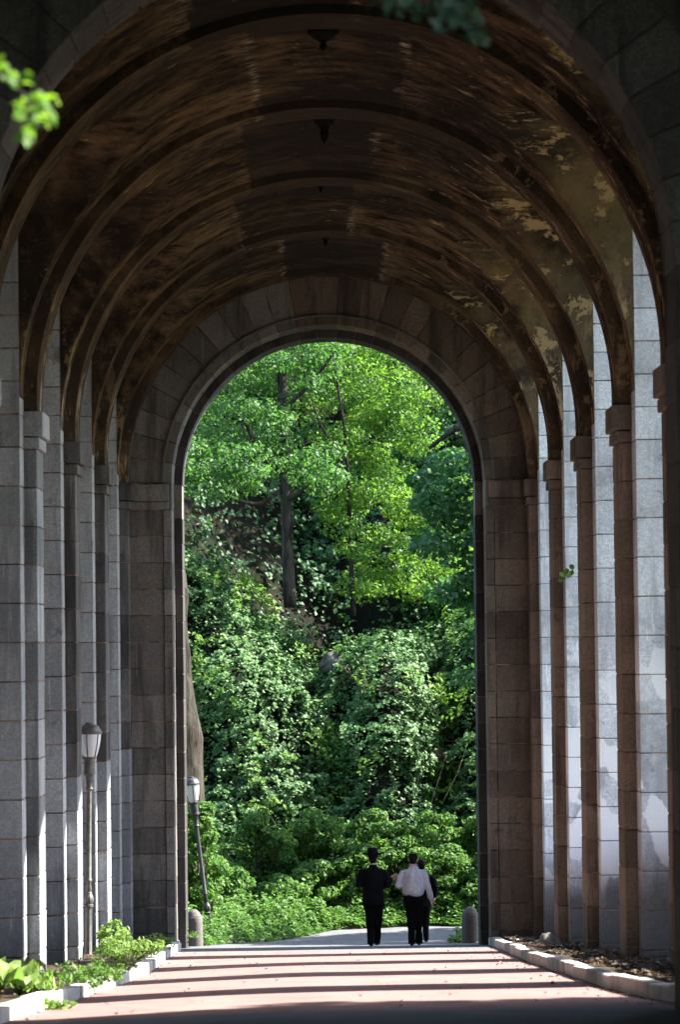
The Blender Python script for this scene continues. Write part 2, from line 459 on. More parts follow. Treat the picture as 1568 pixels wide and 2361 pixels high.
# ------------------------------------------------------------------ ground
def gutter(x, y):
    """gentle cross fall of the drive"""
    f = max(0, min(1, (-x - .2) / 2.4)) ** 1.5
    g = max(0, min(1, (52 - y) / 10))
    return -.075 * f * g
def hill_top(x):
    xs = [-9, -3.6, -2.9, -2.0, -1.0, 0, .7, 1.4, 2.2, 2.8, 3.6, 9]
    zs = [2.6, 1.5, 1.15, .2, -.9, -1.0, -.6, -.15, -.5, -.7, .1, 2.0]
    return float(np.interp(x, xs, zs))
def hill_z(x, y):
    base = road_z(y)
    nz = noise.noise(Vector((x * .55, y * .5, 3.1))) * .42 + noise.noise(Vector((x * 1.5, y * 1.3, 7.7))) * .24 + noise.noise(Vector((x * 3.3, y * 2.6, 1.7))) * .12
    t = (y - 70.4 - .35 * noise.noise(Vector((x * .4, 0, 1)))) 
    T = CZ + hill_top(x)
    if t <= 0: return base
    if t < 2.0: return base + t * .45 + nz * min(1, t) * .35
    low = base + .9
    if t < 7.0:
        s = (t - 2.0) / 5.0; s = s * s * (3 - 2 * s); w = math.sin(math.pi * min(1, s * 1.1))
        ridge = (1.0 * math.exp(-((x - 1.45) / .75) ** 2) + .9 * math.exp(-((x + 1.9) / .9) ** 2) + .8 * math.exp(-((x - 4.2) / .7) ** 2)
                 - 1.3 * math.exp(-((x - .1) / .42) ** 2) - 1.4 * math.exp(-((x - 2.75) / .5) ** 2) - .6 * math.exp(-((x + 3.2) / .35) ** 2))
        return low + (T - low) * s + nz * .6 + ridge * w
    pit = 1.5 * math.exp(-((x - .55) / 1.25) ** 2) * max(0, min(1, (t - 5.6) / 1.2)) * max(0, min(1, (14 - t) / 3))
    pit += 1.0 * math.exp(-((x + 2.4) / 1.1) ** 2) * max(0, min(1, (t - 8.2) / 1.0)) * max(0, min(1, (15 - t) / 4))
    if t < 9.0: return T + (t - 7.0) * .12 + nz * .6 - pit
    return T + .24 + (t - 9.0) * .62 + nz - pit
def ground_z(x, y):
    b = road_z(min(y, 72)) if y > -30 else road_z(-30)
    z = b - .06
    if x < -5.2: z += (1 - math.exp(-(-x - 5.2) / 8)) * 7 * max(0, min(1, (y + 40) / 30))
    if x > 6.5: z -= (1 - math.exp(-(x - 6.5) / 30)) * 12
    if y > 95: z += (1 - math.exp(-(y - 95) / 40)) * 20
    return z
def grid(xs, ys, fz, smooth=True):
    V = [(x, y, fz(x, y)) for y in ys for x in xs]
    nx = len(xs)
    Fs = [(j * nx + i, j * nx + i + 1, (j + 1) * nx + i + 1, (j + 1) * nx + i) for j in range(len(ys) - 1) for i in range(nx - 1)]
    return mesh(V, Fs, smooth)
def spaced(a, b, k): return [a + (b - a) * i / (k - 1) for i in range(k)]
gx = [-900, -400, -180, -90, -50, -30, -20, -14, -10, -8, -6.4, -5.2, 0, 5.2, 6.5, 8, 11, 15, 22, 35, 60, 110, 220, 500, 1100]
gy = [-600, -200, -80, -50, -35, -25] + spaced(-20, 66, 30) + spaced(67, 95, 12) + [105, 120, 140, 180, 260, 400, 800, 1800]
g = link('ground', grid(gx, gy, lambda x, y: ground_z(x, y) - (.25 if abs(x) < 6 else .0)), GROUNDM); tag(g, kind='structure')
KL, KR = -2.70, 2.86        # kerb faces
def kerb_x(s, y):
    n = (y - Y0) / BAY
    if s < 0: return float(np.interp(n, [-3, -2.1, -1.3, -.4, .4, 2.9, 3.15], [-3.0, -2.88, -2.74, -2.63, -2.55, -2.80, -2.93]))
    return float(np.interp(n, [-3, -2.0, -1.7, -1.3, 0, .85, 2.4, 3.15], [3.25, 3.05, 2.93, 2.84, 2.82, 2.80, 2.93, 2.95]))
# the drive: one strip inside the arcade, widening outside to the foot of the bank
ys = spaced(-25, 24, 20) + spaced(24.6, 60, 90) + spaced(60.4, 71.5, 24)
V, Fs = [], []
NXR = 17
for y in ys:
    if y < 24.6: a, b = -4.6, 4.6
    elif y < 60: a, b = kerb_x(-1, y) - .02, kerb_x(1, y) + .02
    else:
        a, b = -2.95 - (y - 60) * .02, 2.97 + (y - 60) * 1.2
    for i in range(NXR):
        x = a + (b - a) * i / (NXR - 1)
        V.append((x, y, road_z(y) + gutter(x, y) + .006 * noise.noise(Vector((x, y, 0)))))
for j in range(len(ys) - 1):
    for i in range(NXR - 1):
        Fs.append((j * NXR + i, j * NXR + i + 1, (j + 1) * NXR + i + 1, (j + 1) * NXR + i))
rd = link('road', mesh(V, Fs, True), ROADM); tag(rd, kind='structure')
# soil beds behind the kerbs
for s in (-1, 1):
    V, Fs = [], []; yy = spaced(25.6, 59.0, 70); K = 12
    for y in yy:
        a = abs(kerb_x(s, y)) + .17
        for i in range(K):
            x = a + (4.9 - a) * i / (K - 1)
            h = road_z(y) + gutter(s * 2.9, y) + .10 + .045 * i / K + .05 * noise.noise(Vector((s * x * 1.7, y * 1.7, 4))) * (1 if i else 0)
            V.append((s * x, y, h))
    for j in range(len(yy) - 1):
        for i in range(K - 1):
            q = (j * K + i, j * K + i + 1, (j + 1) * K + i + 1, (j + 1) * K + i)
            Fs.append(q if s > 0 else q[::-1])
    b = link('soil_bed', mesh(V, Fs, True), SOIL); tag(b, kind='structure')
# the bank that closes the view
hx = spaced(-12, 12, 90); hy = spaced(69.5, 92, 110) + [95, 100, 108, 118, 130]
hl = link('hillside', grid(hx, hy, lambda x, y: hill_z(x, min(y, 92)) + max(0, y - 92) * .55 - (.3 if y < 70.0 else 0)), HILLM); tag(hl, kind='structure')

# ------------------------------------------------------------------ the arcade
ARC = thing('stone_arcade', 'long vaulted granite arcade of piers and ribs spanning the red drive', 'arcade', (0, 0, 0))
PD = .165; PW = .873; XP = W / 2; XW = XP + PD; TH = .95; COURSE = .497; GAP = .010
HSPR = H(.421); HCAP = H(.402); R_RIB = W / 2; R_VLT = W / 2 + PD
HS_SPR = H(.70); R_SIDE = (BAY - (PW + 1.02)) / 2; RISE = 1.15 / R_SIDE
def pier(n, s, half=False):
    y = Yn(n)
    yc = y + PW / 2
    p = link('pier', None, None, ARC)
    p.location = (0, 0, 0)
    base = road_z(yc) - .5
    rightside = s > 0
    # core
    V, Fs = join_geo([box(min(s * (XP + .012), s * (XW + .05)), max(s * (XP + .012), s * (XW + .05)), y + .012, y + PW - .012, base, HCAP - .49),
                      box(min(s * (XW + .012), s * (XW + TH - .012)), max(s * (XW + .012), s * (XW + TH - .012)), y - .51 + .012, y + PW + .51 - .012, base, HS_SPR)])
    link('mortar_core', mesh(V, Fs), MORTAR, p)
    zt = HCAP - .49
    k = 0
    z = zt
    while z > base + .05:
        h = min(COURSE, z - base)
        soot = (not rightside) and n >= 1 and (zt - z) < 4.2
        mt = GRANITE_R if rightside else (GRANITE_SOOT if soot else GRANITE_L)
        me = chamfer_box(PD + .04, PW, h - GAP, .010, .004, (k + int(n) * 3 + 9) % 3)
        o = bpy.data.objects.new('stone', me if me.materials and me.materials[0] == mt else me.copy()); 
        if not o.data.materials: o.data.materials.append(mt)
        elif o.data.materials[0] != mt: o.data.materials.clear(); o.data.materials.append(mt)
        COL.objects.link(o); o.parent = p
        o.location = (s * (XP + (PD + .04) / 2), yc, z - h / 2)
        z -= h; k += 1
    z = HS_SPR
    k = 0
    # the jamb courses line up with the pilaster joints
    z0 = zt
    tops = []
    zz = zt
    while zz < HS_SPR - .2: zz += COURSE * .8 if zz > zt + .4 else COURSE
    levels = [HS_SPR]
    up_l = zt
    ups = []
    while up_l + .38 < HS_SPR: up_l += .42; ups.append(min(up_l, HS_SPR))
    ups[-1] = HS_SPR
    levels = sorted(ups, reverse=True) + []
    zl = zt
    downs = []
    while zl > base + .05: downs.append(zl); zl -= COURSE
    downs.append(base)
    lv = levels + downs
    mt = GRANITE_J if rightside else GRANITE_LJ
    for a, b in zip(lv[:-1], lv[1:]):
        h = a - b
        if h < .04: continue
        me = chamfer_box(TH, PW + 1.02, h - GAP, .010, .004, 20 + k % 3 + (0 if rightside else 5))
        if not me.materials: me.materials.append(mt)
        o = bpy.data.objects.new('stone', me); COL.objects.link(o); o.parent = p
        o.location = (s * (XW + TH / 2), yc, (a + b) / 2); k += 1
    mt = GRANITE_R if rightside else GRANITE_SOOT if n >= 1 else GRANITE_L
    if True:
        me = chamfer_box(PD + .10 + .06, PW + .12, .325, .012, .004, 31).copy(); me.materials.append(mt)
        o = link('impost', me, mt, p, (s * (XP + (PD + .16) / 2 - .085), yc, HCAP - .165))
        me = chamfer_box(PD + .10 + .02, PW + .06, .150, .012, .004, 32).copy(); me.materials.append(mt)
        o = link('neck_block', me, mt, p, (s * (XP + (PD + .12) / 2 - .04), yc, HCAP - .33 - .082))
    return p
for n in (-2, -1, 0, 1, 2, 3):
    for s in (-1, 1): pier(n, s)

# ribs: transverse arches standing proud of the vault
def arch_band(yn, yf, r0, r1, zc, seg=72, a0=0., a1=math.pi, stilt=None):
    V, Fs = [], []
    angs = [a0 + (a1 - a0) * i / seg for i in range(seg + 1)]
    pts = [(math.cos(a), math.sin(a)) for a in angs]
    ring = [(c, s_, 0) for c, s_ in pts]
    prof = [(r0, yn), (r0, yf), (r1, yf), (r1, yn)]
    rows = []
    if stilt is not None:
        rows.append([(r, y, stilt) for r, y in prof])
    for c, s_, _ in ring: rows.append([(r * c, y, zc + r * s_) for r, y in prof])
    if stilt is not None:
        rows.append([(-r, y, stilt) for r, y in prof])
    for rw in rows: V += rw
    for j in range(len(rows) - 1):
        for i in range(4):
            a, b = j * 4 + i, j * 4 + (i + 1) % 4
            Fs.append((a, b, b + 4, a + 4))
    Fs.append((0, 1, 2, 3)); L = (len(rows) - 1) * 4; Fs.append((L + 3, L + 2, L + 1, L))
    return V, Fs
def fixn(me, ang=35):
    bm = bmesh.new(); bm.from_mesh(me); bmesh.ops.recalc_face_normals(bm, faces=bm.faces); bm.to_mesh(me); bm.free()
    me.polygons.foreach_set('use_smooth', [True] * len(me.polygons)); me.set_sharp_from_angle(angle=rad(ang)); return me
for n in (-2, -1, 0, 1, 2, 3):
    y = Yn(n)
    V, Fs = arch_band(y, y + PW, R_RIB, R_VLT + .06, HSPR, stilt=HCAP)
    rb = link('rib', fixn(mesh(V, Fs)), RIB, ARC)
# vault surface per bay: the higher of the main barrel and the cross barrel over the side openings
def vault_piece(ya, yb, openings):
    ysm = []
    for (o0, o1) in openings:
        ysm += [o0 - .002, o0 + .002, o1 - .002, o1 + .002]
        mid, r = (o0 + o1) / 2, (o1 - o0) / 2
        ysm += [mid - (r - .004) * math.cos(math.pi * i / 44) for i in range(1, 44)]
    ysm += spaced(ya, yb, 9)
    ysm = sorted(set(round(v, 4) for v in ysm if ya - 1e-6 <= v <= yb + 1e-6))
    NT_ = 168
    th = [math.pi * i / NT_ for i in range(NT_ + 1)]
    V, Fs = [], []
    for y in ysm:
        zc = -1e9
        for (o0, o1) in openings:
            mid, r = (o0 + o1) / 2, (o1 - o0) / 2
            if o0 < y < o1: zc = HS_SPR + RISE * math.sqrt(max(0, r * r - (y - mid) ** 2))
        for t in th:
            V.append((R_VLT * math.cos(t), y, max(HSPR + (R_VLT - .06) * math.sin(t), zc)))
    K = NT_ + 1
    for j in range(len(ysm) - 1):
        for i in range(NT_):
            Fs.append((j * K + i, j * K + i + 1, (j + 1) * K + i + 1, (j + 1) * K + i))
    me = mesh(V, Fs, True); me.set_sharp_from_angle(angle=rad(28)); return me
YE = Yn(3) + .5                # inner face of the far end wall
YNI, YNM, YNO = 26.5, 25.5, 24.65
bays = []
for n in range(-2, 3):
    o0, o1 = Yn(n) + PW + .51, Yn(n + 1) - .51
    bays.append((o0, o1))
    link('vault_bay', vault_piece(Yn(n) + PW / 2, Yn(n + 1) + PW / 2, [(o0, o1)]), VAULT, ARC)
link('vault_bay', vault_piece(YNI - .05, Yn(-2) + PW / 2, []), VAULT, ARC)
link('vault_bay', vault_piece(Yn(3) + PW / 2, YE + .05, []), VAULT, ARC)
# soffits through the side walls and the outer faces of the side walls
TOPZ = H(1.03)
for s in (-1, 1):
    for (o0, o1) in bays:
        mid, r = (o0 + o1) / 2, (o1 - o0) / 2
        V, Fs = [], []
        K = 40
        for i in range(K + 1):
            a = math.pi * i / K
            for x in (XW - .0, XW + TH): V.append((s * x, mid - r * math.cos(a), HS_SPR + RISE * r * math.sin(a)))
        for i in range(K): Fs.append((2 * i, 2 * i + 1, 2 * i + 3, 2 * i + 2))
        link('side_arch_soffit', mesh(V, Fs, True), GRANITE_R if s > 0 else GRANITE_L, ARC)
    # outer wall above the piers
    V, Fs = [], []
    def quad(y0, z0, y1, z1):
        b = len(V)
        V.extend([(s * (XW + TH), y0, z0), (s * (XW + TH), y1, z1), (s * (XW + TH), y1, TOPZ), (s * (XW + TH), y0, TOPZ)])
        Fs.append((b, b + 1, b + 2, b + 3))
    prev = YNO + .3
    for (o0, o1) in bays:
        quad(prev, HS_SPR if prev > YNI else -6, o0, HS_SPR if prev > YNI else -6)
        mid, r = (o0 + o1) / 2, (o1 - o0) / 2
        for i in range(32):
            a, b = math.pi * i / 32, math.pi * (i + 1) / 32
            quad(mid - r * math.cos(a), HS_SPR + RISE * r * math.sin(a), mid - r * math.cos(b), HS_SPR + RISE * r * math.sin(b))
        prev = o1
    quad(prev, HS_SPR, 59.5, HS_SPR)
    link('spandrel_wall', mesh(V, Fs), GRANITE_L, ARC)
V, Fs = box(-(XW + TH + .25), XW + TH + .25, YNO + .3, 59.6, TOPZ, TOPZ + .5)
link('roof', mesh(V, Fs), ROOFM, ARC)
# blind left side: rubble wall closing the niches against the hillside
V, Fs = box(-(XW + TH + .5), -(XW + TH + .006), YNO + .4, 59.5, -7, TOPZ)
link('back_wall', mesh(V, Fs), GRANITE_L, ARC)
# low parapet outside the right hand openings
V, Fs = [], []
for (o0, o1) in bays + [(YNI, Yn(-2)), (59.6, 60)]:
    pass
ppts = spaced(YNO + .6, 59.5, 30); geos = []
for a, b in zip(ppts[:-1], ppts[1:]):
    zt = road_z((a + b) / 2) + 1.75
    geos.append(box(XW + TH + .02, XW + TH + .45, a, b - .004, zt - 4, zt))
link('parapet', mesh(*join_geo(geos)), GRANITE_L, ARC)

# ---- end walls with two orders
def voussoir(r0, r1, a0, a1, ya, yb, zc, gap=.007):
    am = (a0 + a1) / 2; V = []; K = 3
    for y in (ya, yb):
        for r in (r0, r1):
            g_ = gap / r
            for i in range(K + 1):
                a = a0 + g_ + (a1 - a0 - 2 * g_) * i / K
                V.append((r * math.cos(a), y, zc + r * math.sin(a)))
    n = K + 1; Fs = []
    for i in range(K):
        Fs += [(i, i + 1, n + i + 1, n + i), (2 * n + i, 3 * n + i, 3 * n + i + 1, 2 * n + i + 1),
               (i, 2 * n + i, 2 * n + i + 1, i + 1), (n + i, n + i + 1, 3 * n + i + 1, 3 * n + i)]
    Fs += [(0, n, 3 * n, 2 * n), (K, 2 * n + K, 3 * n + K, n + K)]
    me = mesh(V, Fs); 
    bm = bmesh.new(); bm.from_mesh(me); bmesh.ops.recalc_face_normals(bm, faces=bm.faces)
    bmesh.ops.bevel(bm, geom=[e for e in bm.edges if e.calc_face_angle(0) > 1.0], offset=.008, segments=1, affect='EDGES')
    bm.to_mesh(me); bm.free(); return me
def wall_with_arch(ya, yb, r, zc, X, zb, zt):
    """solid slab across the nave with an arched doorway"""
    V, Fs = [], []
    K = 48
    arc = [(r, zb)] + [(r * math.cos(math.pi * i / K), zc + r * math.sin(math.pi * i / K)) for i in range(K + 1)] + [(-r, zb)]
    out = []
    for (x, z) in arc:
        if abs(x) >= r - 1e-6 and z <= zc + 1e-6: out.append((math.copysign(X, x), z))
        else:
            d = Vector((x, z - zc)).normalized(); t = min(X / abs(d.x) if abs(d.x) > 1e-6 else 1e9, (zt - zc) / d.y if d.y > 1e-6 else 1e9)
            out.append((d.x * t, zc + d.y * t))
    n = len(arc)
    for y in (ya, yb):
        V += [(x, y, z) for x, z in arc] + [(x, y, z) for x, z in out]
    for i in range(n - 1):
        Fs += [(i, i + 1, n + i + 1, n + i), (2 * n + i + 1, 2 * n + i, 3 * n + i, 3 * n + i + 1), (i + 1, i, 2 * n + i, 2 * n + i + 1),
               (n + i, n + i + 1, 3 * n + i + 1, 3 * n + i)]
    # close the top corners
    return mesh(V, Fs)
def cm(me): return me
def end_wall(name, yi, ym, yo, zc, mat, far):
    """yi: inner face, ym: between the orders, yo: outer face"""
    sg = 1 if far else -1
    w = link(name, None, None, ARC)
    RI, RO = .394 * W, .374 * W
    zb = road_z(yi) - .6
    def ys_(a, b): return (min(a, b), max(a, b))
    a, b = ys_(yi + sg * .05, ym - sg * .012)
    link('backing', mesh(*[x for x in (lambda m_: ([v.co[:] for v in m_.vertices], [tuple(p.vertices) for p in m_.polygons]))(wall_with_arch(a, b, RI + .012, zc, 5.2, zb, TOPZ))]), MORTAR, w)
    a, b = ys_(ym + sg * .02, yo - sg * .03)
    link('outer_backing', wall_with_arch(a, b, RO + .012, zc, 9.5, zb, TOPZ + 1.2), mat, w)
    N = 25
    ring_w = .17
    for i in range(N):
        a0, a1 = math.pi * i / N, math.pi * (i + 1) / N
        rr = random.uniform(-.004, .012)
        y_ = ys_(yi + rr * sg, ym - sg * .015)
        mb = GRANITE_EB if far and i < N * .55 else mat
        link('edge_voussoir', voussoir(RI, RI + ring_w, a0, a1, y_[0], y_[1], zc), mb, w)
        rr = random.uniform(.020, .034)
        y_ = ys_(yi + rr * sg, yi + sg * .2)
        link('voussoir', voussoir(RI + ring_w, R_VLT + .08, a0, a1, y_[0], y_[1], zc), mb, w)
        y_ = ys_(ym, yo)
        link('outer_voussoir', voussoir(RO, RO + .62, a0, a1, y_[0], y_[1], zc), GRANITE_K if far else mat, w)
    # moulding between the two rings
    ya_, yb_ = ys_(yi - sg * .02, yi + sg * .1)
    link('arch_moulding', fixn(mesh(*arch_band(ya_, yb_, RI + ring_w - .02, RI + ring_w + .022, zc, 64))), mat, w)
    top = HCAP - .49
    cs = [top]
    while cs[-1] > zb + .1: cs.append(cs[-1] - COURSE)
    for s in (-1, 1):
        ms = GRANITE_EB if far and s > 0 else mat
        for k, (zt, zl) in enumerate(zip(cs[:-1], cs[1:])):
            h = zt - zl - GAP
            d = abs(ym - yi) - .02
            link('stone', cm(chamfer_box(ring_w - .008, d, h, .010, .006, 40 + k % 3 + 60 * (s > 0) + 300 * far)), ms, w, (s * (RI + ring_w / 2), (yi + sg * d / 2), (zt + zl) / 2))
            link('stone', cm(chamfer_box(XW - RI - ring_w, .18, h, .010, .006, 43 + k % 3 + 60 * (s > 0) + 300 * far)), ms, w,
                 (s * (RI + ring_w + (XW - RI - ring_w) / 2), yi + sg * (.115 + random.uniform(0, .012)), (zt + zl) / 2))
            d2 = abs(yo - ym)
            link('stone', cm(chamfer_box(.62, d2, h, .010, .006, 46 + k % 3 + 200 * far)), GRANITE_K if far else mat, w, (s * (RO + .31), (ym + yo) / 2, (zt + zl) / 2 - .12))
        # impost band
        bt = HCAP
        for (hh, pr, z_) in ((.325, .05, HCAP - .165), (.15, .025, HCAP - .41)):
            link('impost', cm(chamfer_box(XW - RI - .06, .22, hh, .012, .004, 51 + (s > 0) + 300 * far)), ms, w, (s * (RI + .06 + (XW - RI - .06) / 2), yi + sg * (.11 - pr), z_))
        z1 = HCAP
        if zc > HCAP + .02:
            link('stone', chamfer_box(ring_w - .008, abs(ym - yi) - .03, zc - top, .008, .003, 52), mat, w, (s * (RI + ring_w / 2), (yi + ym) / 2, (zc + top) / 2))
    return w
end_wall('end_wall', YE, YE + .95, YE + 1.85, H(.405), GRANITE_E, True)
end_wall('end_wall', YNI, YNM, YNO, H(.399), GRANITE_E, False)

# vaulted approach added in front of the near end wall to darken its face
PR = 3.72
K = 48; V, Fs = [], []
prof = [(PR, -7)] + [(PR * math.cos(math.pi * i / K), H(.40) + PR * math.sin(math.pi * i / K)) for i in range(K + 1)] + [(-PR, -7)]
for y in (13.5, YNO + .02): V += [(x, y, z) for x, z in prof]
n_ = len(prof)
Fs = [(i, i + 1, n_ + i + 1, n_ + i) for i in range(n_ - 1)]
link('added_approach_vault', mesh(V, Fs, True), GRANITE_E, ARC)
link('added_approach_front', wall_with_arch(12.9, 13.5, PR, H(.40), 9.5, -7, TOPZ + 1.2), GRANITE_E, ARC)
for y in (16.2, 19.4, 22.6):
    V, Fs = arch_band(y, y + .6, PR - .14, PR + .1, H(.40), stilt=-7)
    link('rib', fixn(mesh(V, Fs)), GRANITE_E, ARC)  # rib of the added approach
V, Fs = box(-9.4, 9.4, 13.5, YNO + .3, TOPZ + .1, TOPZ + .5); link('roof', mesh(V, Fs), ROOFM, ARC)  # roof over the added approach

# ------------------------------------------------------------------ kerbs
for s in (-1, 1):
    y = 25.6
    root = thing('kerb', 'sunlit granite kerb of stepped blocks on the left of the drive' if s < 0 else
                 'shaded granite kerb curving along the right of the drive', 'kerb', (kerb_x(s, 42), 42, road_z(42)))
    rr = random.Random(5 + s)
    while y < 58.4:
        L = rr.choice([1.15, 1.4, 1.6, 1.25])
        y2 = min(y + L, 58.9)
        xa, xb = kerb_x(s, y), kerb_x(s, y2)
        a = math.atan2(xb - xa, y2 - y)
        ym = (y + y2) / 2
        me = chamfer_box(.17, round(y2 - y, 2) - .012, .34, .016, .007, 60 + (s > 0))
        if not me.materials: me.materials.append(KERB)
        o = bpy.data.objects.new('kerb_stone', me); COL.objects.link(o); o.parent = root
        z = road_z(ym) + gutter(s * 2.7, ym) - .17 + .145 + rr.uniform(-.012, .018)
        o.location = Vector(((xa + xb) / 2 + s * .085 + rr.uniform(-.012, .012), ym, z)) - root.location
        o.rotation_euler = (math.atan2(road_z(y2) - road_z(y), y2 - y), 0, -a + rr.uniform(-.008, .008))
        y = y2

# ------------------------------------------------------------------ ceiling lanterns
def lantern(p, size, kind, label):
    t = thing('ceiling_lantern', label, 'lantern', p, 0, 'iron lantern fittings hung along the vault')
    if kind == 'dome':
        pr = [(.02, .0), (.19, -.0), (.20, -.03), (.175, -.05), (.13, -.09), (.07, -.125), (.035, -.14), (.03, -.16), (.05, -.18), (.045, -.205), (.015, -.235), (.003, -.25)]
        link('ceiling_plate', mesh(*lathe(pr[:6], 20), True), FITTING, t); link('finial', mesh(*lathe(pr[5:], 14), True), FITTING, t)
    elif kind == 'lantern':
        link('ceiling_plate', mesh(*lathe([(.02, 0), (.20, 0), (.20, -.03), (.16, -.05), (.15, -.11), (.10, -.13), (.09, -.17)], 20), True), FITTING, t)
        link('lamp_holder', mesh(*lathe([(.09, -.17), (.06, -.19), (.06, -.24), (.075, -.26), (.055, -.30), (.05, -.36), (.02, -.39), (.004, -.42)], 14), True), FITTING, t)
    else:
        link('ceiling_plate', mesh(*lathe([(.01, 0), (.07, 0), (.07, -.03), (.04, -.05)], 14), True), FITTING, t)
        link('stub', mesh(*lathe([(.04, -.05), (.03, -.12), (.012, -.15)], 10), True), FITTING, t)
    for c in t.children: c.scale = (size, size, size)
    return t
crown = HSPR + R_VLT - .06
def ceil_y(yv):       # depth at which the crown line is seen at picture height yv
    lo, hi = 20., 70.
    for _ in range(40):
        m_ = (lo + hi) / 2
        d = Vector((0, m_, crown - CZ)); yy = 1180.5 - FPX * d.dot(U_) / d.dot(F_)
        if yy < yv: lo = m_
        else: hi = m_
    return (lo + hi) / 2
lantern(Vector((0, ceil_y(72), crown)), .95, 'dome', 'dark iron dome fitting on the vault, highest and nearest of the four')
lantern(Vector((0, ceil_y(270), crown)), .88, 'lantern', 'dark iron stepped fitting with drop finial, second from the top of the vault')
lantern(Vector((-.06, ceil_y(428), crown)), .8, 'stub', 'small dark stub of a fitting, third along the crown of the vault')
lantern(Vector((0, ceil_y(548), crown)), 1.0, 'stub', 'small dark fitting farthest along the vault, just before the end arch')

# ------------------------------------------------------------------ street lamps
def lamp_tree(label, p, tilt, group, iron):
    t = thing('street_lamp', label, 'street lamp', p, 0, group)
    t.rotation_euler = tilt
    sh = [(.075, -.4), (.075, 0), (.062, .02), (.058, .74), (.075, .75), (.075, .78), (.06, .79)]
    link('base_shaft', fixn(mesh(*lathe(sh, 32, 8, (.02, .74), .14)), 40), iron, t)
    link('ornate_knob', fixn(mesh(*lathe([(.06, .79), (.078, .82), (.085, .86), (.078, .90), (.06, .935), (.05, .95), (.055, .965), (.04, .98)], 32, 8, (.8, .93), .12)), 40), iron, t)
    link('shaft', fixn(mesh(*lathe([(.04, .98), (.05, 1.0), (.036, 1.12), (.052, 1.15), (.052, 1.165), (.043, 1.18), (.036, 2.54), (.056, 2.56), (.060, 2.575), (.044, 2.60), (.06, 2.76), (.078, 2.79)], 32, 8, (1.18, 2.53), .15)), 40), iron, t)
    link('collar', fixn(mesh(*lathe([(.078, 2.79), (.094, 2.80), (.094, 2.83), (.084, 2.84), (.088, 3.03), (.115, 3.045), (.115, 3.06)], 28)), 40), iron, t)
    gp = [(.105, 3.06), (.125, 3.12), (.150, 3.22), (.168, 3.32), (.176, 3.42), (.178, 3.43)]
    link('globe', mesh(*lathe(gp, 32), True), GLOBE, t)
    for k in range(6):
        a = math.pi * 2 * k / 6 + .35
        pts = [Vector(((r + .004) * math.cos(a), (r + .004) * math.sin(a), z)) for r, z in gp]
        link('rib_bar', mesh(*tube(pts, [.009] * len(pts), 6), True), iron, t)
    link('cap', fixn(mesh(*lathe([(.178, 3.42), (.196, 3.425), (.198, 3.445), (.185, 3.455), (.170, 3.49), (.140, 3.535), (.095, 3.565), (.075, 3.57), (.075, 3.59), (.05, 3.60), (.02, 3.602)], 32)), 40), iron, t)
    return t
p = at(203, 2162, 48.0); 
l1 = lamp_tree('weathered grey park lamp standing in the weeds against the left piers', Vector((p.x, 48.0, road_z(48) + .1)), (rad(.5), rad(.9), 0), 'park lamps with frosted globes', IRON)
p = at(474, 2000, 64.0)
l2 = lamp_tree('leaning black park lamp among the shrubs beyond the arch', Vector((p.x + .12, 64.0, road_z(64) - .12)), (rad(-2), rad(-6.4), rad(20)), 'park lamps with frosted globes', IRON_DARK)

# ------------------------------------------------------------------ bollards
def bollard(label, x, y):
    t = thing('bollard', label, 'bollard', (x, y, road_z(y) - .03), 0, 'stone bollards flanking the end arch')
    link('post', mesh(*lathe([(.20, -.3), (.20, 0), (.195, .55), (.188, .66), (.18, .68)], 28), True), CONCRETE, t)
    t.scale = (.86, .86, .9)
    link('domed_top', mesh(*lathe([(.18, .68), (.165, .70), (.13, .77), (.08, .815), (.03, .835), (.005, .838)], 28), True), CONCRETE, t)
bl = at(448, 2168, 61.0); bollard('round topped stone bollard at the left foot of the end arch', bl.x, 61.0)
br = at(1085, 2168, 60.9); bollard('round topped stone bollard in shade at the right foot of the end arch', br.x, 60.9)

# ------------------------------------------------------------------ people
def evaluated(name, geos, voxel, smooth_it=3):
    V, Fs = join_geo(geos)
    me = mesh(V, Fs)
    o = bpy.data.objects.new('tmp', me); COL.objects.link(o)
    r = o.modifiers.new('r', 'REMESH'); r.mode = 'VOXEL'; r.voxel_size = voxel; r.use_smooth_shade = True
    s_ = o.modifiers.new('s', 'SMOOTH'); s_.factor = .5; s_.iterations = smooth_it
    dg = bpy.context.evaluated_depsgraph_get()
    res = bpy.data.meshes.new_from_object(o.evaluated_get(dg), depsgraph=dg)
    bpy.data.objects.remove(o)
    return res
def wrinkle(me, amp, sc):
    co = np.zeros(len(me.vertices) * 3, np.float32); me.vertices.foreach_get('co', co); co = co.reshape(-1, 3)
    nn = np.zeros(len(me.vertices) * 3, np.float32); me.vertices.foreach_get('normal', nn); nn = nn.reshape(-1, 3)
    for i in range(len(co)):
        co[i] += nn[i] * amp * noise.noise(Vector((co[i][0] * sc * 1.4, co[i][1] * sc, co[i][2] * sc * .6)))
    me.vertices.foreach_set('co', co.ravel()); me.update(); return me
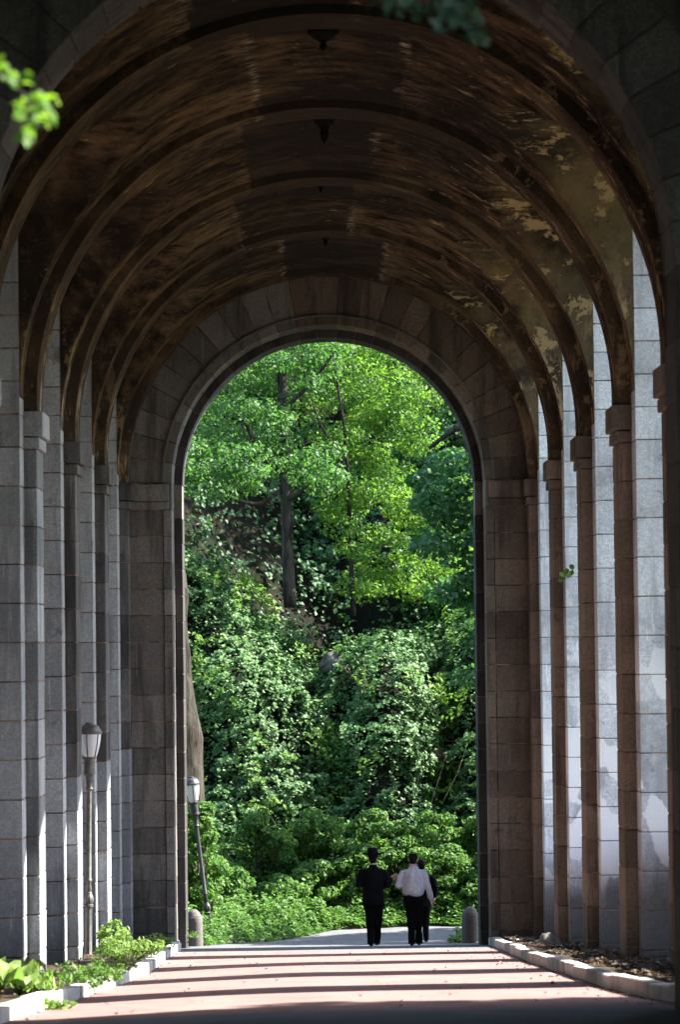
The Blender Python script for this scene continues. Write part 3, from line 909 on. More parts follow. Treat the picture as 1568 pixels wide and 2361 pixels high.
def hand_geo(wrist, direction, spread_axis, curl, side):
    """palm, four unequal fingers and a thumb that leaves the side of the palm"""
    d = Vector(direction).normalized(); sp = Vector(spread_axis); sp = (sp - d * sp.dot(d)).normalized(); nrm = d.cross(sp)
    w = Vector(wrist); geos = []
    geos.append(tube([w - d * .02, w + d * .03, w + d * .085], [(.024, .018), (.036, .016), (.038, .014)], 10)) if False else None
    geos = [tube([w - d * .02, w + d * .02, w + d * .05, w + d * .09], [.022, .025, .028, .020], 10)]
    for k, (off, L) in enumerate(((-.030, .068), (-.010, .078), (.010, .072), (.029, .056))):
        b = w + d * .075 + sp * off
        pts = [b - d * .035, b, b + d * L * .5 + nrm * curl * .012, b + d * L * .85 + nrm * curl * .035, b + d * L + nrm * curl * .05]
        geos.append(tube(pts, [.011, .010, .0095, .0085, .006], 8))
    t0 = w + d * .02 - sp * .022 * side
    geos.append(tube([t0, t0 + d * .025 - sp * .022 * side, t0 + d * .055 - sp * .032 * side + nrm * curl * .01, t0 + d * .075 - sp * .03 * side + nrm * curl * .02], [.014, .013, .011, .008], 8))
    return geos
def person(label, loc, rotz, hscale, arms, legs, top, hat, belly=1.0, head_turn=0.):
    """figure facing +y. arms: for each side (elbow, wrist, hand_dir); legs: for each side (knee, ankle)"""
    t = thing('person', label, 'person', loc, rotz)
    hip_z, sh_z = .93, 1.44
    S = {-1: Vector((-.180, 0, 1.405)), 1: Vector((.180, 0, 1.405))}
    HP = {-1: Vector((-.088, 0, hip_z)), 1: Vector((.088, 0, hip_z))}
    # body
    g_ = [tube([(0, 0, .86), (0, 0, .98), (0, .01, 1.15), (0, 0, 1.32), (0, -.01, 1.42), (0, -.005, 1.48)],
               [(.14, .10), (.145, .105), (.135, .10), (.160, .11), (.145, .085), (.07, .06)], 16),
          tube([(0, -.01, 1.44), (0, .0, 1.52), (0, .012, 1.60)], [.062, .056, .058], 12)]
    hc = Vector((0, .02, 1.665))
    g_ += [sphere(hc, (.077, .097, .112)), sphere(hc + Vector((0, .035, -.055)), (.055, .062, .062)),
           sphere(hc + Vector((0, .108, -.02)), (.013, .022, .022), 8, 6), sphere(hc + Vector((-.079, -.002, -.02)), (.012, .020, .032), 8, 6),
           sphere(hc + Vector((.079, -.002, -.02)), (.012, .020, .032), 8, 6),
           sphere(hc + Vector((0, .085, -.068)), (.024, .012, .010), 8, 6),
           sphere(hc + Vector((0, .078, .018)), (.05, .02, .014), 8, 6)]
    for s in (-1, 1):
        el, wr, hd, sp, curl = arms[s]
        g_.append(tube([Vector((s * .11, 0, 1.41)), S[s], (S[s] + el) / 2, el, (el + wr) / 2, wr], [.05, .052, .045, .038, .034, .024], 12))
        g_ += hand_geo(wr, hd, sp, curl, s)
        kn, an = legs[s]
        g_.append(tube([HP[s], (HP[s] + kn) / 2, kn, (kn * .6 + an * .4), an], [.085, .075, .055, .052, .036], 12))
    body = link('body', evaluated('body', g_, .0085, 2), SKIN, t)
    # shoes
    for s in (-1, 1):
        kn, an = legs[s]
        lift = max(0, an.z - .09)
        toe = an + Vector((s * .015, .17, -.055 - lift * .3))
        if an.z > .12: toe = an + Vector((s * .01, .12, -.10))
        gs = [tube([an + Vector((0, -.055, -.045)), an + Vector((0, 0, -.045)), an + Vector((s * .005, .09, -.055)), toe, toe + Vector((0, .03, 0))], [(.038, .040), (.042, .044), (.045, .036), (.040, .026), (.02, .014)], 12),
              tube([an + Vector((0, 0, -.05)), an + Vector((0, 0, .04))], [.044, .042], 12)]
        link('shoe', evaluated('shoe', gs, .009, 2), LEATHER, t)
    # trousers
    gs = [tube([(0, 0, .84), (0, -.005, .93), (0, 0, 1.05)], [(.165, .125), (.172 * belly, .13 * belly), (.158 * belly, .12 * belly)], 18)]
    for s in (-1, 1):
        kn, an = legs[s]
        gs.append(tube([HP[s] + Vector((0, 0, .02)), (HP[s] + kn) / 2, kn, (kn + an) / 2, an + Vector((0, -.01, .0)), an + Vector((0, -.012, -.045))],
                       [.105, .098, .078, .068, .062, .066], 14))
    link('trousers', wrinkle(evaluated('tr', gs, .013, 2), .014, 9), CLOTH_BLACK, t)
    # jacket or shirt
    if top == 'jacket':
        gs = [tube([(0, 0, .775), (0, 0, .90), (0, 0, 1.05), (0, 0, 1.20), (0, -.005, 1.34), (0, -.01, 1.415), (0, -.005, 1.468), (0, .0, 1.51)],
                   [(.205, .145), (.200, .15), (.186, .14), (.196, .14), (.208, .13), (.185, .105), (.110, .082), (.068, .066)], 22)]
        for s in (-1, 1):
            el, wr, hd, sp, curl = arms[s]
            gs.append(tube([Vector((s * .11, 0, 1.425)), S[s] + Vector((s * .012, 0, -.012)), S[s] * .65 + el * .35 + Vector((s * .02, 0, 0)), el, (el + wr) / 2, wr - (wr - el).normalized() * .015],
                           [.055, .064, .066, .062, .056, .048], 14))
        o = link('jacket', wrinkle(evaluated('jk', gs, .013, 2), .012, 7), CLOTH_BLACK, t)
        link('collar', mesh(*tube([(0, .0, 1.475), (0, .004, 1.512), (0, .008, 1.53)], [(.084, .080), (.072, .070), (.069, .067)], 18), True), CLOTH_BLACK, o)
        link('shirt_collar', mesh(*tube([(0, .004, 1.50), (0, .008, 1.545)], [(.066, .064), (.063, .062)], 18), True), CLOTH_SHIRT, t)
    else:
        gs = [tube([(0, 0, .985), (0, -.01, 1.02), (0, -.01, 1.08), (0, -.005, 1.20), (0, -.01, 1.34), (0, -.01, 1.42), (0, -.005, 1.475), (0, .0, 1.51)],
                   [(.165 * belly, .13 * belly), (.188 * belly, .15 * belly), (.192 * belly, .155 * belly), (.195 * belly, .15), (.200, .13), (.172, .102), (.100, .078), (.066, .064)], 22)]
        for s in (-1, 1):
            el, wr, hd, sp, curl = arms[s]
            ax = (wr - el).normalized()
            gs.append(tube([Vector((s * .11, 0, 1.42)), S[s] + Vector((s * .006, 0, -.015)), S[s] * .65 + el * .35 + Vector((s * .018, 0, 0)), el, (el + wr) / 2, wr - ax * .05, wr - ax * .045, wr - ax * .01],
                           [.052, .060, .064, .062, .058, .050, .040, .038], 14))
        o = link('shirt', wrinkle(wrinkle(evaluated('sh', gs, .011, 1), .016, 8), .010, 19), CLOTH_SHIRT, t)
        link('collar', mesh(*tube([(0, .0, 1.485), (0, .006, 1.52), (0, .006, 1.548), (0, .0, 1.535)], [(.078, .076), (.070, .068), (.066, .065), (.08, .078)], 18), True), CLOTH_SHIRT, o)
        link('belt', mesh(*tube([(0, 0, .975), (0, 0, 1.01)], [(.166 * belly, .131 * belly), (.166 * belly, .131 * belly)], 22), True), LEATHER, t)
    # hair
    hg = [sphere(hc + Vector((0, -.012, .02)), (.084, .097, .105)), sphere(hc + Vector((0, -.045, -.045)), (.066, .052, .065))]
    hr = link('hair', evaluated('hr', hg, .012, 2), HAIR, t)
    if hat == 'hat':
        z = hc.z + .045
        c = [(.13, z)]; 
        prof = [(.001, z - .004), (.092, z - .004), (.160, z - .002), (.192, z + .004), (.192, z + .020), (.165, z + .018), (.097, z + .016), (.096, z + .06), (.092, z + .11), (.082, z + .145), (.052, z + .152), (.02, z + .138), (.001, z + .136)]
        V, Fs = lathe(prof, 36)
        V2 = []
        for (x, y, zz) in V:
            r = math.hypot(x, y)
            k = max(0, (r - .09) / .08)
            V2.append((x * (1.0), y * 1.12 + .01, zz + k * (.030 * abs(x) / max(r, .01) - .02 * (y / max(r, .01)))))
        h_ = link('fedora', mesh(V2, Fs, True), FELT, t); h_.rotation_euler = (rad(0), rad(0), 0)
        link('hat_band', mesh(*tube([(0, .01, z + .018), (0, .01, z + .05)], [(.0965, .108), (.0955, .107)], 28), True), FELT, h_)
    elif hat == 'kippah':
        V, Fs = [], []
        K, R = 24, 7
        for j in range(R + 1):
            a = rad(44) * j / R
            for i in range(K):
                b = 2 * math.pi * i / K
                V.append((.091 * math.sin(a) * math.cos(b), -.012 + .104 * math.sin(a) * math.sin(b) * 1.0 , .112 * math.cos(a)))
        V = [((x), y - .03 * 1, z) for x, y, z in V]
        for j in range(R):
            for i in range(K): Fs.append((j * K + i, (j + 1) * K + i, (j + 1) * K + (i + 1) % K, j * K + (i + 1) % K))
        V = [(hc.x + x, hc.y + y + .0, hc.z + .02 + z) for x, y, z in V]
        kp = link('kippah', mesh(V, Fs, True), FELT, t)
        ring = [Vector(V[(R - 1) * K + (i % K)]) * 1.0 + Vector((0, 0, .004)) for i in range(K + 1)]
        link('trim', mesh(*tube(ring, [.0045] * (K + 1), 6), True), BAND, kp)
    t.scale = (hscale * 1.07, hscale * 1.04, hscale)
    return t
Vv = Vector
gz1 = at(862, 2178, 58.3)
person('man in a black suit and brimmed black hat walking away, one hand raised', (gz1.x, 58.3, road_z(58.3)), rad(-4), 1.0,
       {-1: (Vv((-.255, -.05, 1.15)), Vv((-.19, .18, 1.20)), (.5, .8, .1), (0, 0, 1), .5),
        1: (Vv((.262, -.02, 1.13)), Vv((.30, .16, 1.27)), (.75, .25, .35), (-.3, .3, 1), .3)},
       {-1: (Vv((-.065, .06, .50)), Vv((-.045, -.03, .10))), 1: (Vv((.07, .10, .51)), Vv((.045, .20, .095)))}, 'jacket', 'hat')
gz2 = at(955, 2178, 58.2)
person('man in a white shirt and black trousers with a dark skullcap, walking away', (gz2.x, 58.2, road_z(58.2)), rad(-6), .985,
       {-1: (Vv((-.272, -.05, 1.15)), Vv((-.22, .20, 1.13)), (.3, .9, .1), (0, 0, 1), .5),
        1: (Vv((.262, -.04, 1.13)), Vv((.318, .04, .87)), (.08, .1, -1), (0, 1, 0), .6)},
       {-1: (Vv((-.055, .07, .50)), Vv((-.035, -.02, .10))), 1: (Vv((.07, .09, .51)), Vv((.075, .16, .095)))}, 'shirt', 'kippah', belly=1.05)
gz3 = at(974, 2165, 61.5)
person('person in a dark jacket mostly hidden behind the man in the white shirt', (gz3.x, 61.5, road_z(61.5)), rad(4), .93,
       {-1: (Vv((-.26, .0, 1.18)), Vv((-.24, .12, .95)), (0, .4, -1), (0, 1, 0), .5),
        1: (Vv((.265, -.03, 1.17)), Vv((.25, .10, .96)), (0, .4, -1), (0, 1, 0), .5)},
       {-1: (Vv((-.07, .07, .50)), Vv((-.06, .14, .095))), 1: (Vv((.07, .05, .50)), Vv((.07, -.06, .12)))}, 'jacket', None)

# ------------------------------------------------------------------ the green bank beyond the arch
def surf_leaves(n, xr, yr, size, off, seed, up=.35, fac=None):
    P, N, S, R = [], [], [], []
    rr = random.Random(seed)
    k = 0
    while k < n:
        x = rr.uniform(*xr); y = rr.uniform(*yr)
        z = hill_z(x, y)
        dx = (hill_z(x + .06, y) - z) / .06; dy = (hill_z(x, y + .06) - z) / .06
        sl = math.sqrt(1 + dx * dx + dy * dy)
        if rr.random() * 3.2 > sl: continue
        nv = Vector((-dx, -dy, 1)).normalized()
        cl = .8 * noise.noise(Vector((x * .9 + seed, y * .9, z * .9))) + .5 * noise.noise(Vector((x * 2.6, y * 2.6 + seed, z * 2.6))) + .45 * noise.noise(Vector((x * 6, y * 6 + seed, z * 6)))
        if fac and rr.random() > fac(x, y, z, cl): continue
        o = off * (.45 + max(-.4, cl)) + rr.gauss(0, .05) 
        P.append((x + nv.x * o, y + nv.y * o, z + nv.z * o))
        q = nv * .8 + Vector((0, -.1, up)) + Vector((rr.gauss(0, .38), rr.gauss(0, .38), rr.gauss(0, .38)))
        N.append(tuple(q)); S.append(size * rr.uniform(.6, 1.3)); R.append(min(1, max(0, .4 + cl * .35 + rr.gauss(0, .18)))); k += 1
    return P, N, S, R
def vine_fac(x, y, z, cl): return 1.0 if cl > -.22 else .16
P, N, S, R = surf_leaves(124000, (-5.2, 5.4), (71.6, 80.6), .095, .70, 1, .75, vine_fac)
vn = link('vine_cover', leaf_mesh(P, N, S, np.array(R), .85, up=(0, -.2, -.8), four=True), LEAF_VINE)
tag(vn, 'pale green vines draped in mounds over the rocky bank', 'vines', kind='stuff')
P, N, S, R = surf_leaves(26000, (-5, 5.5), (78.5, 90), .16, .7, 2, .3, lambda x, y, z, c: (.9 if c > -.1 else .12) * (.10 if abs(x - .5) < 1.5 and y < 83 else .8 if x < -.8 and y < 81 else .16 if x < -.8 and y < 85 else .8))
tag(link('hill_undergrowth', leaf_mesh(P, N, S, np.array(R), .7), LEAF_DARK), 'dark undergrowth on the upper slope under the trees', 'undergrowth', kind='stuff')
def road_edge(x):     # where the greenery meets the far side of the drive
    return float(np.interp(x, [-3.4, -2.4, -1.6, -.9, 0, 1.5, 4.5], [60.6, 62.2, 65.0, 67.3, 69.4, 70.0, 70.1]))
def foot_leaves(n, seed, hmax, size):
    rr = random.Random(seed); P, N, S, R = [], [], [], []
    while len(P) < n:
        x = rr.uniform(-4.6, 5.0); y0 = road_edge(x) + .2 * noise.noise(Vector((x * 2, 0, 5))); y = y0 + rr.random() ** 1.5 * (73.5 - y0)
        d = y - y0
        b = hill_z(x, y) if y > 69.5 else road_z(y)
        cl = noise.noise(Vector((x * 1.1, y * 1.1, seed))) + .5 * noise.noise(Vector((x * 3, y * 3, seed)))
        h = hmax * min(1, .12 + d * .8) * (.6 + .7 * cl)
        z = b + max(.02, h) * rr.random() ** .45
        P.append((x, y, z)); N.append((rr.gauss(0, .45), rr.gauss(-.15, .4), 1)); S.append(size * rr.uniform(.6, 1.3)); R.append(min(1, max(0, .4 + cl * .4 + rr.gauss(0, .18))))
    return P, N, S, np.array(R)
P, N, S, R = foot_leaves(34000, 5, 1.15, .10)
tag(link('bank_ground_cover', leaf_mesh(P, N, S, R, .62, four=True), LEAF_SHRUB), 'leafy green ground cover spilling down to the edge of the far road', 'ground cover', kind='stuff')
# other creepers and saplings tangled through the vines
P, N, S, R = surf_leaves(5200, (-5.0, 5.2), (71.8, 79.0), .14, .95, 8, .5, lambda x, y, z, c: 1 if c > .34 else 0)
tag(link('tangled_creeper', leaf_mesh(P, N, S, np.array(R), .5), LEAF_TREE), 'yellow green creeper growing over the paler vines', 'creeper', kind='stuff')
rr = random.Random(31); gs = []; P, N, S, R = [], [], [], []
for _ in range(260):
    x, y = rr.uniform(-4, 4.4), rr.uniform(72.5, 78.5); z = hill_z(x, y) + .35
    a = rr.uniform(0, 6.28); L = rr.uniform(.4, 1.1); p0 = Vector((x, y - .2, z)); up_ = rr.random() < .35
    p1 = p0 + Vector((math.cos(a) * L * .3, -.25, L * (.6 if up_ else .12))); p2 = p1 + Vector((math.cos(a) * L * .3, -.12, L * (.5 if up_ else -.8)))
    gs.append(tube([p0, p1, p2], [.010, .007, .003], 4))
    for f in np.linspace(.1, 1, int(10 * L) + 4):
        q = p0.lerp(p1, f * 2) if f < .5 else p1.lerp(p2, f * 2 - 1)
        P.append(tuple(q + Vector((rr.gauss(0, .05), rr.gauss(0, .05), rr.gauss(0, .04))))); N.append((rr.gauss(0, .5), -.3, .8)); S.append(rr.uniform(.06, .12)); R.append(rr.uniform(.3, 1))
tag(link('trailing_shoots', leaf_mesh(P, N, S, np.array(R), .6, four=True), LEAF_VINE), 'leafy shoots trailing and rising from the vine mounds', 'vines', kind='stuff')
tag(link('bare_stems', mesh(*join_geo(gs)), BARK), 'thin brown stems tangled among the vines', 'stems', kind='stuff')
# leafy shrubs along the foot of the bank: each is its own plant
def shrub(label, x, y, w_, h_, n_, size, mat, group=None, cat='shrub', name='shrub'):
    z = max(road_z(y), hill_z(x, y) if y > 69.5 else -99)
    t = thing(name, label, cat, (x, y, z - .05), 0, group)
    cs, rs, ks = [], [], []
    m_ = max(6, int(w_ * h_ * 9))
    st = []
    for i in range(m_):
        a = RNG.uniform(0, 6.28); q = RNG.random() ** .6
        zz = RNG.uniform(.12, 1) ** .8
        env = math.sin(min(1, zz * .9 + .12) * math.pi) ** .5
        c = np.array([math.cos(a) * q * w_ * .5 * env, math.sin(a) * q * w_ * .42 * env, zz * h_])
        cs.append(c); rs.append((.26, .24, .15)); ks.append(max(6, n_ // m_)); st.append(c)
    P, N, S, R = clump_leaves(cs, rs, ks, size)
    link('foliage', leaf_mesh(P, N, S, R, .6, four=True), mat, t)
    gs = [tube([(c[0] * .1, c[1] * .1, -.2), (c[0] * .5, c[1] * .5, c[2] * .5), tuple(c)], [.018, .012, .005], 5) for c in st[::2]]
    link('stems', mesh(*join_geo(gs), True), BARK, t)
    return t
rows = [(-3.0, 65.2, 1.1, 1.35, 'bright low shrub at the foot of the leaning lamp'), (-2.75, 66.8, 1.3, 1.9, 'leafy shrub hiding the base of the leaning lamp'),
        (-2.2, 68.4, 1.5, 1.5, 'rounded green shrub right of the leaning lamp'), (-1.2, 69.9, 1.7, 1.15, 'spreading shrub bordering the far road near its left bend'),
        (-.3, 70.8, 1.7, 1.25, 'low green shrub on the far kerb left of the man in the hat'), (.7, 71.2, 1.6, 1.35, 'shrub directly behind the man in the hat'),
        (1.7, 71.3, 1.7, 1.45, 'shrub behind the man in the white shirt'), (2.7, 71.2, 1.7, 1.35, 'shrub between the walkers and the right bollard'),
        (3.6, 71.1, 1.6, 1.3, 'shrub seen above the right bollard'), (-2.9, 70.3, 1.9, 2.2, 'tall mound of shrub behind the leaning lamp'),
        (-1.7, 71.6, 1.9, 1.9, 'dense shrub on the lower bank left of centre'), (-.4, 72.2, 1.9, 1.7, 'broad shrub at the foot of the vine covered rock'),
        (1.0, 72.5, 2.0, 1.7, 'broad shrub above the head of the man in the hat'), (2.4, 72.4, 2.0, 1.6, 'broad shrub under the dark hollow on the right'), (3.8, 72.3, 2.0, 1.7, 'shrub at the right edge of the end arch'),
        (-3.3, 65.3, 1.3, 2.5, 'tall shrub hiding the foot of the thick grey trunk'),
        (-2.72, 65.0, 1.2, 2.9, 'tallest shrub, in front of the thick grey trunk behind the leaning lamp')]
for i, (x, y, w_, h_, lb) in enumerate(rows):
    shrub(lb, x, y, w_, h_, int(2300 * w_ * h_ / 2), .105, LEAF_SHRUB if i % 3 else LEAF_WEED if i == 0 else LEAF_SHRUB, 'shrubs along the foot of the bank')

def limb(pts, r0, r1, seg=10):
    pts = [Vector(p) for p in pts]
    out = []
    for i in range(len(pts) - 1):
        for k in range(4):
            t = k / 4; p0 = pts[max(i - 1, 0)]; p1 = pts[i]; p2 = pts[i + 1]; p3 = pts[min(i + 2, len(pts) - 1)]
            out.append(.5 * ((2 * p1) + (p2 - p0) * t + (2 * p0 - 5 * p1 + 4 * p2 - p3) * t * t + (3 * p1 - p0 - 3 * p2 + p3) * t ** 3))
    out.append(pts[-1]); n = len(out)
    out = [p + Vector((noise.noise(p * 1.3), noise.noise(p * 1.3 + Vector((5, 5, 5))), 0)) * r0 * .25 for p in out]
    return tube(out, [r0 + (r1 - r0) * (i / (n - 1)) ** .8 for i in range(n)], seg)
def px(x, y, Y): return at(x, y, Y)
def region_clumps(n, xr, yr, Yr, r, seed, keep=None):
    """clump centres spread in the block seen between picture columns xr and rows yr"""
    rr = random.Random(seed); out = []
    while len(out) < n:
        xv, yv = rr.uniform(*xr), rr.uniform(*yr); Y = rr.uniform(*Yr)
        if keep and not keep(xv, yv): continue
        out.append(np.array(px(xv, yv, Y)))
    return out
def crown_mesh(blocks, size, wide=.6, per=150, flat=(.46, .44, .25), four=True):
    C, Rr, K = [], [], []
    for b in blocks:
        C += b
    for c in C:
        s_ = RNG.uniform(.7, 1.35)
        Rr.append((flat[0] * s_, flat[1] * s_, flat[2] * s_)); K.append(int(per * s_ * s_))
    P, N, S, R = clump_leaves(C, Rr, K, size)
    return leaf_mesh(P, N, S, R, wide, four=four)
# tree 1: the dark trunk in the upper left of the opening
b1 = px(668, 1330, 78.5)
T1 = thing('tree', 'tall tree with a straight dark trunk rising from the bank, upper left of the opening', 'tree', b1)
gs = [limb([px(668, 1400, 78.5), px(662, 1250, 78.5), px(655, 1050, 78.4), px(650, 900, 78.4), px(640, 740, 78.5)], .165, .11, 12),
      limb([px(662, 1150, 78.4), px(720, 1120, 78.0), px(775, 1088, 77.6)], .085, .05, 8),
      limb([px(655, 1090, 78.4), px(600, 1050, 78), px(560, 960, 77.6), px(520, 900, 77)], .09, .03, 8),
      limb([px(650, 950, 78.4), px(720, 880, 78), px(780, 800, 77.6)], .07, .03, 8),
      limb([px(648, 1130, 78.4), px(600, 1160, 77.8), px(540, 1150, 77.2), px(470, 1110, 76.6)], .06, .02, 8)]
tr = link('trunk', mesh(*join_geo([(v, f) for v, f in gs]), True), BARK, T1)
tr.matrix_parent_inverse = Matrix.Translation(-b1)
def keep1(x, y): return not (560 < x < 720 and 1000 < y < 1330 and random.random() < .30) and not (y > 1120 and x < 640)
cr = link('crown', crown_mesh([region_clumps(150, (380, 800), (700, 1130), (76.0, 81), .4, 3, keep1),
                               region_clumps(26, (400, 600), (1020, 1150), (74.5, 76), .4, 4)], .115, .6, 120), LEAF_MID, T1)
cr.matrix_parent_inverse = Matrix.Translation(-b1)
# tree 2: sunlit mass right of centre
b2 = px(812, 1340, 79)
T2 = thing('tree', 'sunlit slender tree whose bright crown fills the centre right of the opening', 'tree', b2)
gs = [limb([px(815, 1420, 79), px(808, 1250, 79), px(800, 1080, 78.6), px(790, 960, 78.4), px(760, 780, 78.4)], .075, .03, 8),
      limb([px(800, 1080, 78.6), px(740, 980, 78), px(700, 860, 78)], .04, .015, 6)]
o = link('trunk', mesh(*join_geo(gs), True), BARK, T2); o.matrix_parent_inverse = Matrix.Translation(-b2)
def keep2(x, y):
    edge = 700 + max(0, (y - 1050)) * .35
    return x > edge and not (x > 990 and 930 < y < 1040)
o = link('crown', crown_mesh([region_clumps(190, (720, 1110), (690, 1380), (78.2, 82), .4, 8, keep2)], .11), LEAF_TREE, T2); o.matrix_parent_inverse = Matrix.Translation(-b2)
# tree 3: darker maple on the right
b3 = px(1180, 1700, 72)
T3 = thing('tree', 'dark maple hanging its large leaves down the right side of the opening', 'tree', b3)
gs = [limb([px(1190, 2100, 72), px(1180, 1700, 72), px(1170, 1300, 72), px(1150, 1000, 72), px(1120, 700, 72)], .26, .12, 10),
      limb([px(1172, 1300, 72), px(1110, 1250, 71.6), px(1050, 1240, 71.3)], .06, .02, 6), limb([px(1150, 1000, 72), px(1062, 985, 73), px(992, 1032, 74)], .10, .05, 8)]
o = link('trunk', mesh(*join_geo(gs), True), BARK, T3); o.matrix_parent_inverse = Matrix.Translation(-b3)
def keep3(x, y): return x > 975 + 40 * math.sin(y * .02)
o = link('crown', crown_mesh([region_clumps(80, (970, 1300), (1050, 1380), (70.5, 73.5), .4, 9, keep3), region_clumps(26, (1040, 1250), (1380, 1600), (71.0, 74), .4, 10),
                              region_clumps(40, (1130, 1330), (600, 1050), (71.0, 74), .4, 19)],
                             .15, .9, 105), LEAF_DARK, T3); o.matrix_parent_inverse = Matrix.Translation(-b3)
# tree 4: big trunk seen at the left edge of the opening
b4 = px(425, 1950, 66.5)
T4 = thing('tree', 'thick grey trunk leaning at the left edge of the opening behind the lamp', 'tree', b4)
gs = [limb([px(418, 2060, 66.5), px(415, 1760, 66.5), px(408, 1560, 66.5), px(394, 1380, 66.5), px(384, 1150, 66.6), px(350, 800, 67)], .60, .20, 24),
      limb([px(392, 1180, 66.6), px(340, 950, 68), px(300, 700, 70)], .15, .05, 8)]
o = link('trunk', mesh(*join_geo(gs), True), BARK, T4); o.matrix_parent_inverse = Matrix.Translation(-b4)
o = link('crown', crown_mesh([region_clumps(60, (100, 400), (300, 1000), (65.0, 70), .4, 12)], .14, .7, 120, (.6, .6, .25)), LEAF_DARK, T4); o.matrix_parent_inverse = Matrix.Translation(-b4)
# far trees behind, filling the top of the opening
for i, (xv, Y, lb) in enumerate(((480, 87, 'tree far up the slope behind the dark trunk'), (700, 91, 'tree far up the slope between the two trunks'),
                                 (900, 89, 'tree far up the slope behind the sunlit crown'), (1080, 86, 'tree far up the slope at the right of the opening'))):
    b = px(xv, 1150, Y); b.z = hill_z(b.x, Y) - .2
    t = thing('tree', lb, 'tree', b, 0, 'trees beyond the top of the bank')
    top = Vector((b.x + .3, Y, b.z + 9))
    o = link('trunk', mesh(*join_geo([limb([b, b.lerp(top, .4), top], .16, .05, 8)]), True), BARK, t); o.matrix_parent_inverse = Matrix.Translation(-b)
    cs = [np.array(b) + np.array([random.uniform(-2.0, 2.0), random.uniform(-1.6, 1.6), random.uniform(.6, 8.5)]) for _ in range(120)]
    o = link('crown', crown_mesh([cs], .17, .7, 75, (.6, .6, .25), four=False), LEAF_TREE if i != 3 else LEAF_DARK, t); o.matrix_parent_inverse = Matrix.Translation(-b)
# rocks showing through the vines
def rock(label, p, r, seed, mat=ROCK):
    V, Fs = sphere((0, 0, 0), r, 14, 10)
    V = [Vector(v) * (1 + .55 * noise.noise(Vector(v) * (1.6 / max(r)) + Vector((seed, 0, 0))) + .22 * noise.noise(Vector(v) * (5 / max(r)))) for v in V]
    o = link('rock', mesh(V, Fs, True), mat, None, p); return tag(o, label, 'rock')
TAN = simple('tan_rock', (.075, .062, .04), .95, .1, 0, 6, .5)
rock('tan rock face showing through the vines right of centre', px(985, 1740, 75.1), (.36, .5, .60), 3, TAN)
rock('grey rock slab in the dark hollow above the vines', px(768, 1530, 76.9), (.34, .5, .28), 5)
rock('small dark stone on the soil beside the right piers', Vector((3.45, 50, road_z(50) + .16)), (.19, .16, .15), 8)
# bare stems among the vines
for i, (pts, lb) in enumerate(((((1020, 1850), (1055, 1780), (1075, 1720)), 'pale bare stem slanting out of the dark hollow on the right'),
                               (((985, 1880), (1010, 1800), (1030, 1740)), 'pale bare stem left of the slanting one on the right'),
                               (((838, 1590), (842, 1545), (836, 1515)), 'thin upright shoot standing above the centre vines'))):
    q = [px(x, y, 73.5 + .2 * i) for x, y in pts]
    o = link('bare_stem', mesh(*limb(q, .011, .004, 6), True), simple('pale_stem', (.10, .09, .05), .8)); tag(o, lb, 'stem')

# ------------------------------------------------------------------ plants inside the arcade, left bed
def bed_z(s, x, y): return road_z(y) + gutter(s * 2.9, y) + .13
def broad_plant(label, x, y, n, L, seed, mat=LEAF_WEED, group=None):
    """rosette of large separate leaves on stalks"""
    rr = random.Random(seed); z = bed_z(-1, x, y)
    t = thing('burdock', label, 'plant', (x, y, z), 0, group)
    for i in range(n):
        a = 2 * math.pi * i / n + rr.uniform(-.3, .3); l = L * rr.uniform(.65, 1.15); el = rr.uniform(.35, 1.15)
        U = Vector((math.cos(a) * math.cos(el), math.sin(a) * math.cos(el), math.sin(el)))
        side = Vector((-math.sin(a), math.cos(a), 0)); st = l * .5
        V, Fs = [], []; K = 7
        for k in range(K + 1):
            f = k / K
            c = U * (st + l * f) + Vector((0, 0, -.65 * l * f * f)) + Vector((0, 0, .06 * math.sin(f * 9 + i)))
            wdt = l * .42 * math.sin(math.pi * min(1, f * .92 + .08)) ** .65 * (1 - .2 * f)
            ruff = .035 * math.sin(k * 2.1 + i)
            V += [c - side * wdt + Vector((0, 0, .05 + ruff)), c - side * wdt * .5 + Vector((0, 0, .03)), c, c + side * wdt * .5 + Vector((0, 0, .03)), c + side * wdt + Vector((0, 0, .05 - ruff))]
        for k in range(K):
            for j in range(4): Fs.append((k * 5 + j, k * 5 + j + 1, (k + 1) * 5 + j + 1, (k + 1) * 5 + j))
        me = mesh(V, Fs, True)
        at_ = me.attributes.new('rnd', 'FLOAT', 'FACE'); at_.data.foreach_set('value', [rr.uniform(.3, .9)] * len(me.polygons))
        link('leaf', me, mat, t)
        link('stalk', mesh(*tube([(0, 0, 0), U * st * .6, U * (st + .04)], [.012, .010, .007], 6), True), mat, t)
    return t
q = at(45, 2250, 30.4); broad_plant('large leafed burdock at the bottom left corner of the picture', q.x, 30.4, 12, .34, 4)
q = at(5, 2200, 31.4); broad_plant('tall burdock cut by the left edge of the picture', q.x - .05, 31.4, 8, .42, 6)
q = at(95, 2255, 31.0); broad_plant('small burdock right of the large one, beside the kerb', q.x, 31.0, 8, .20, 9)
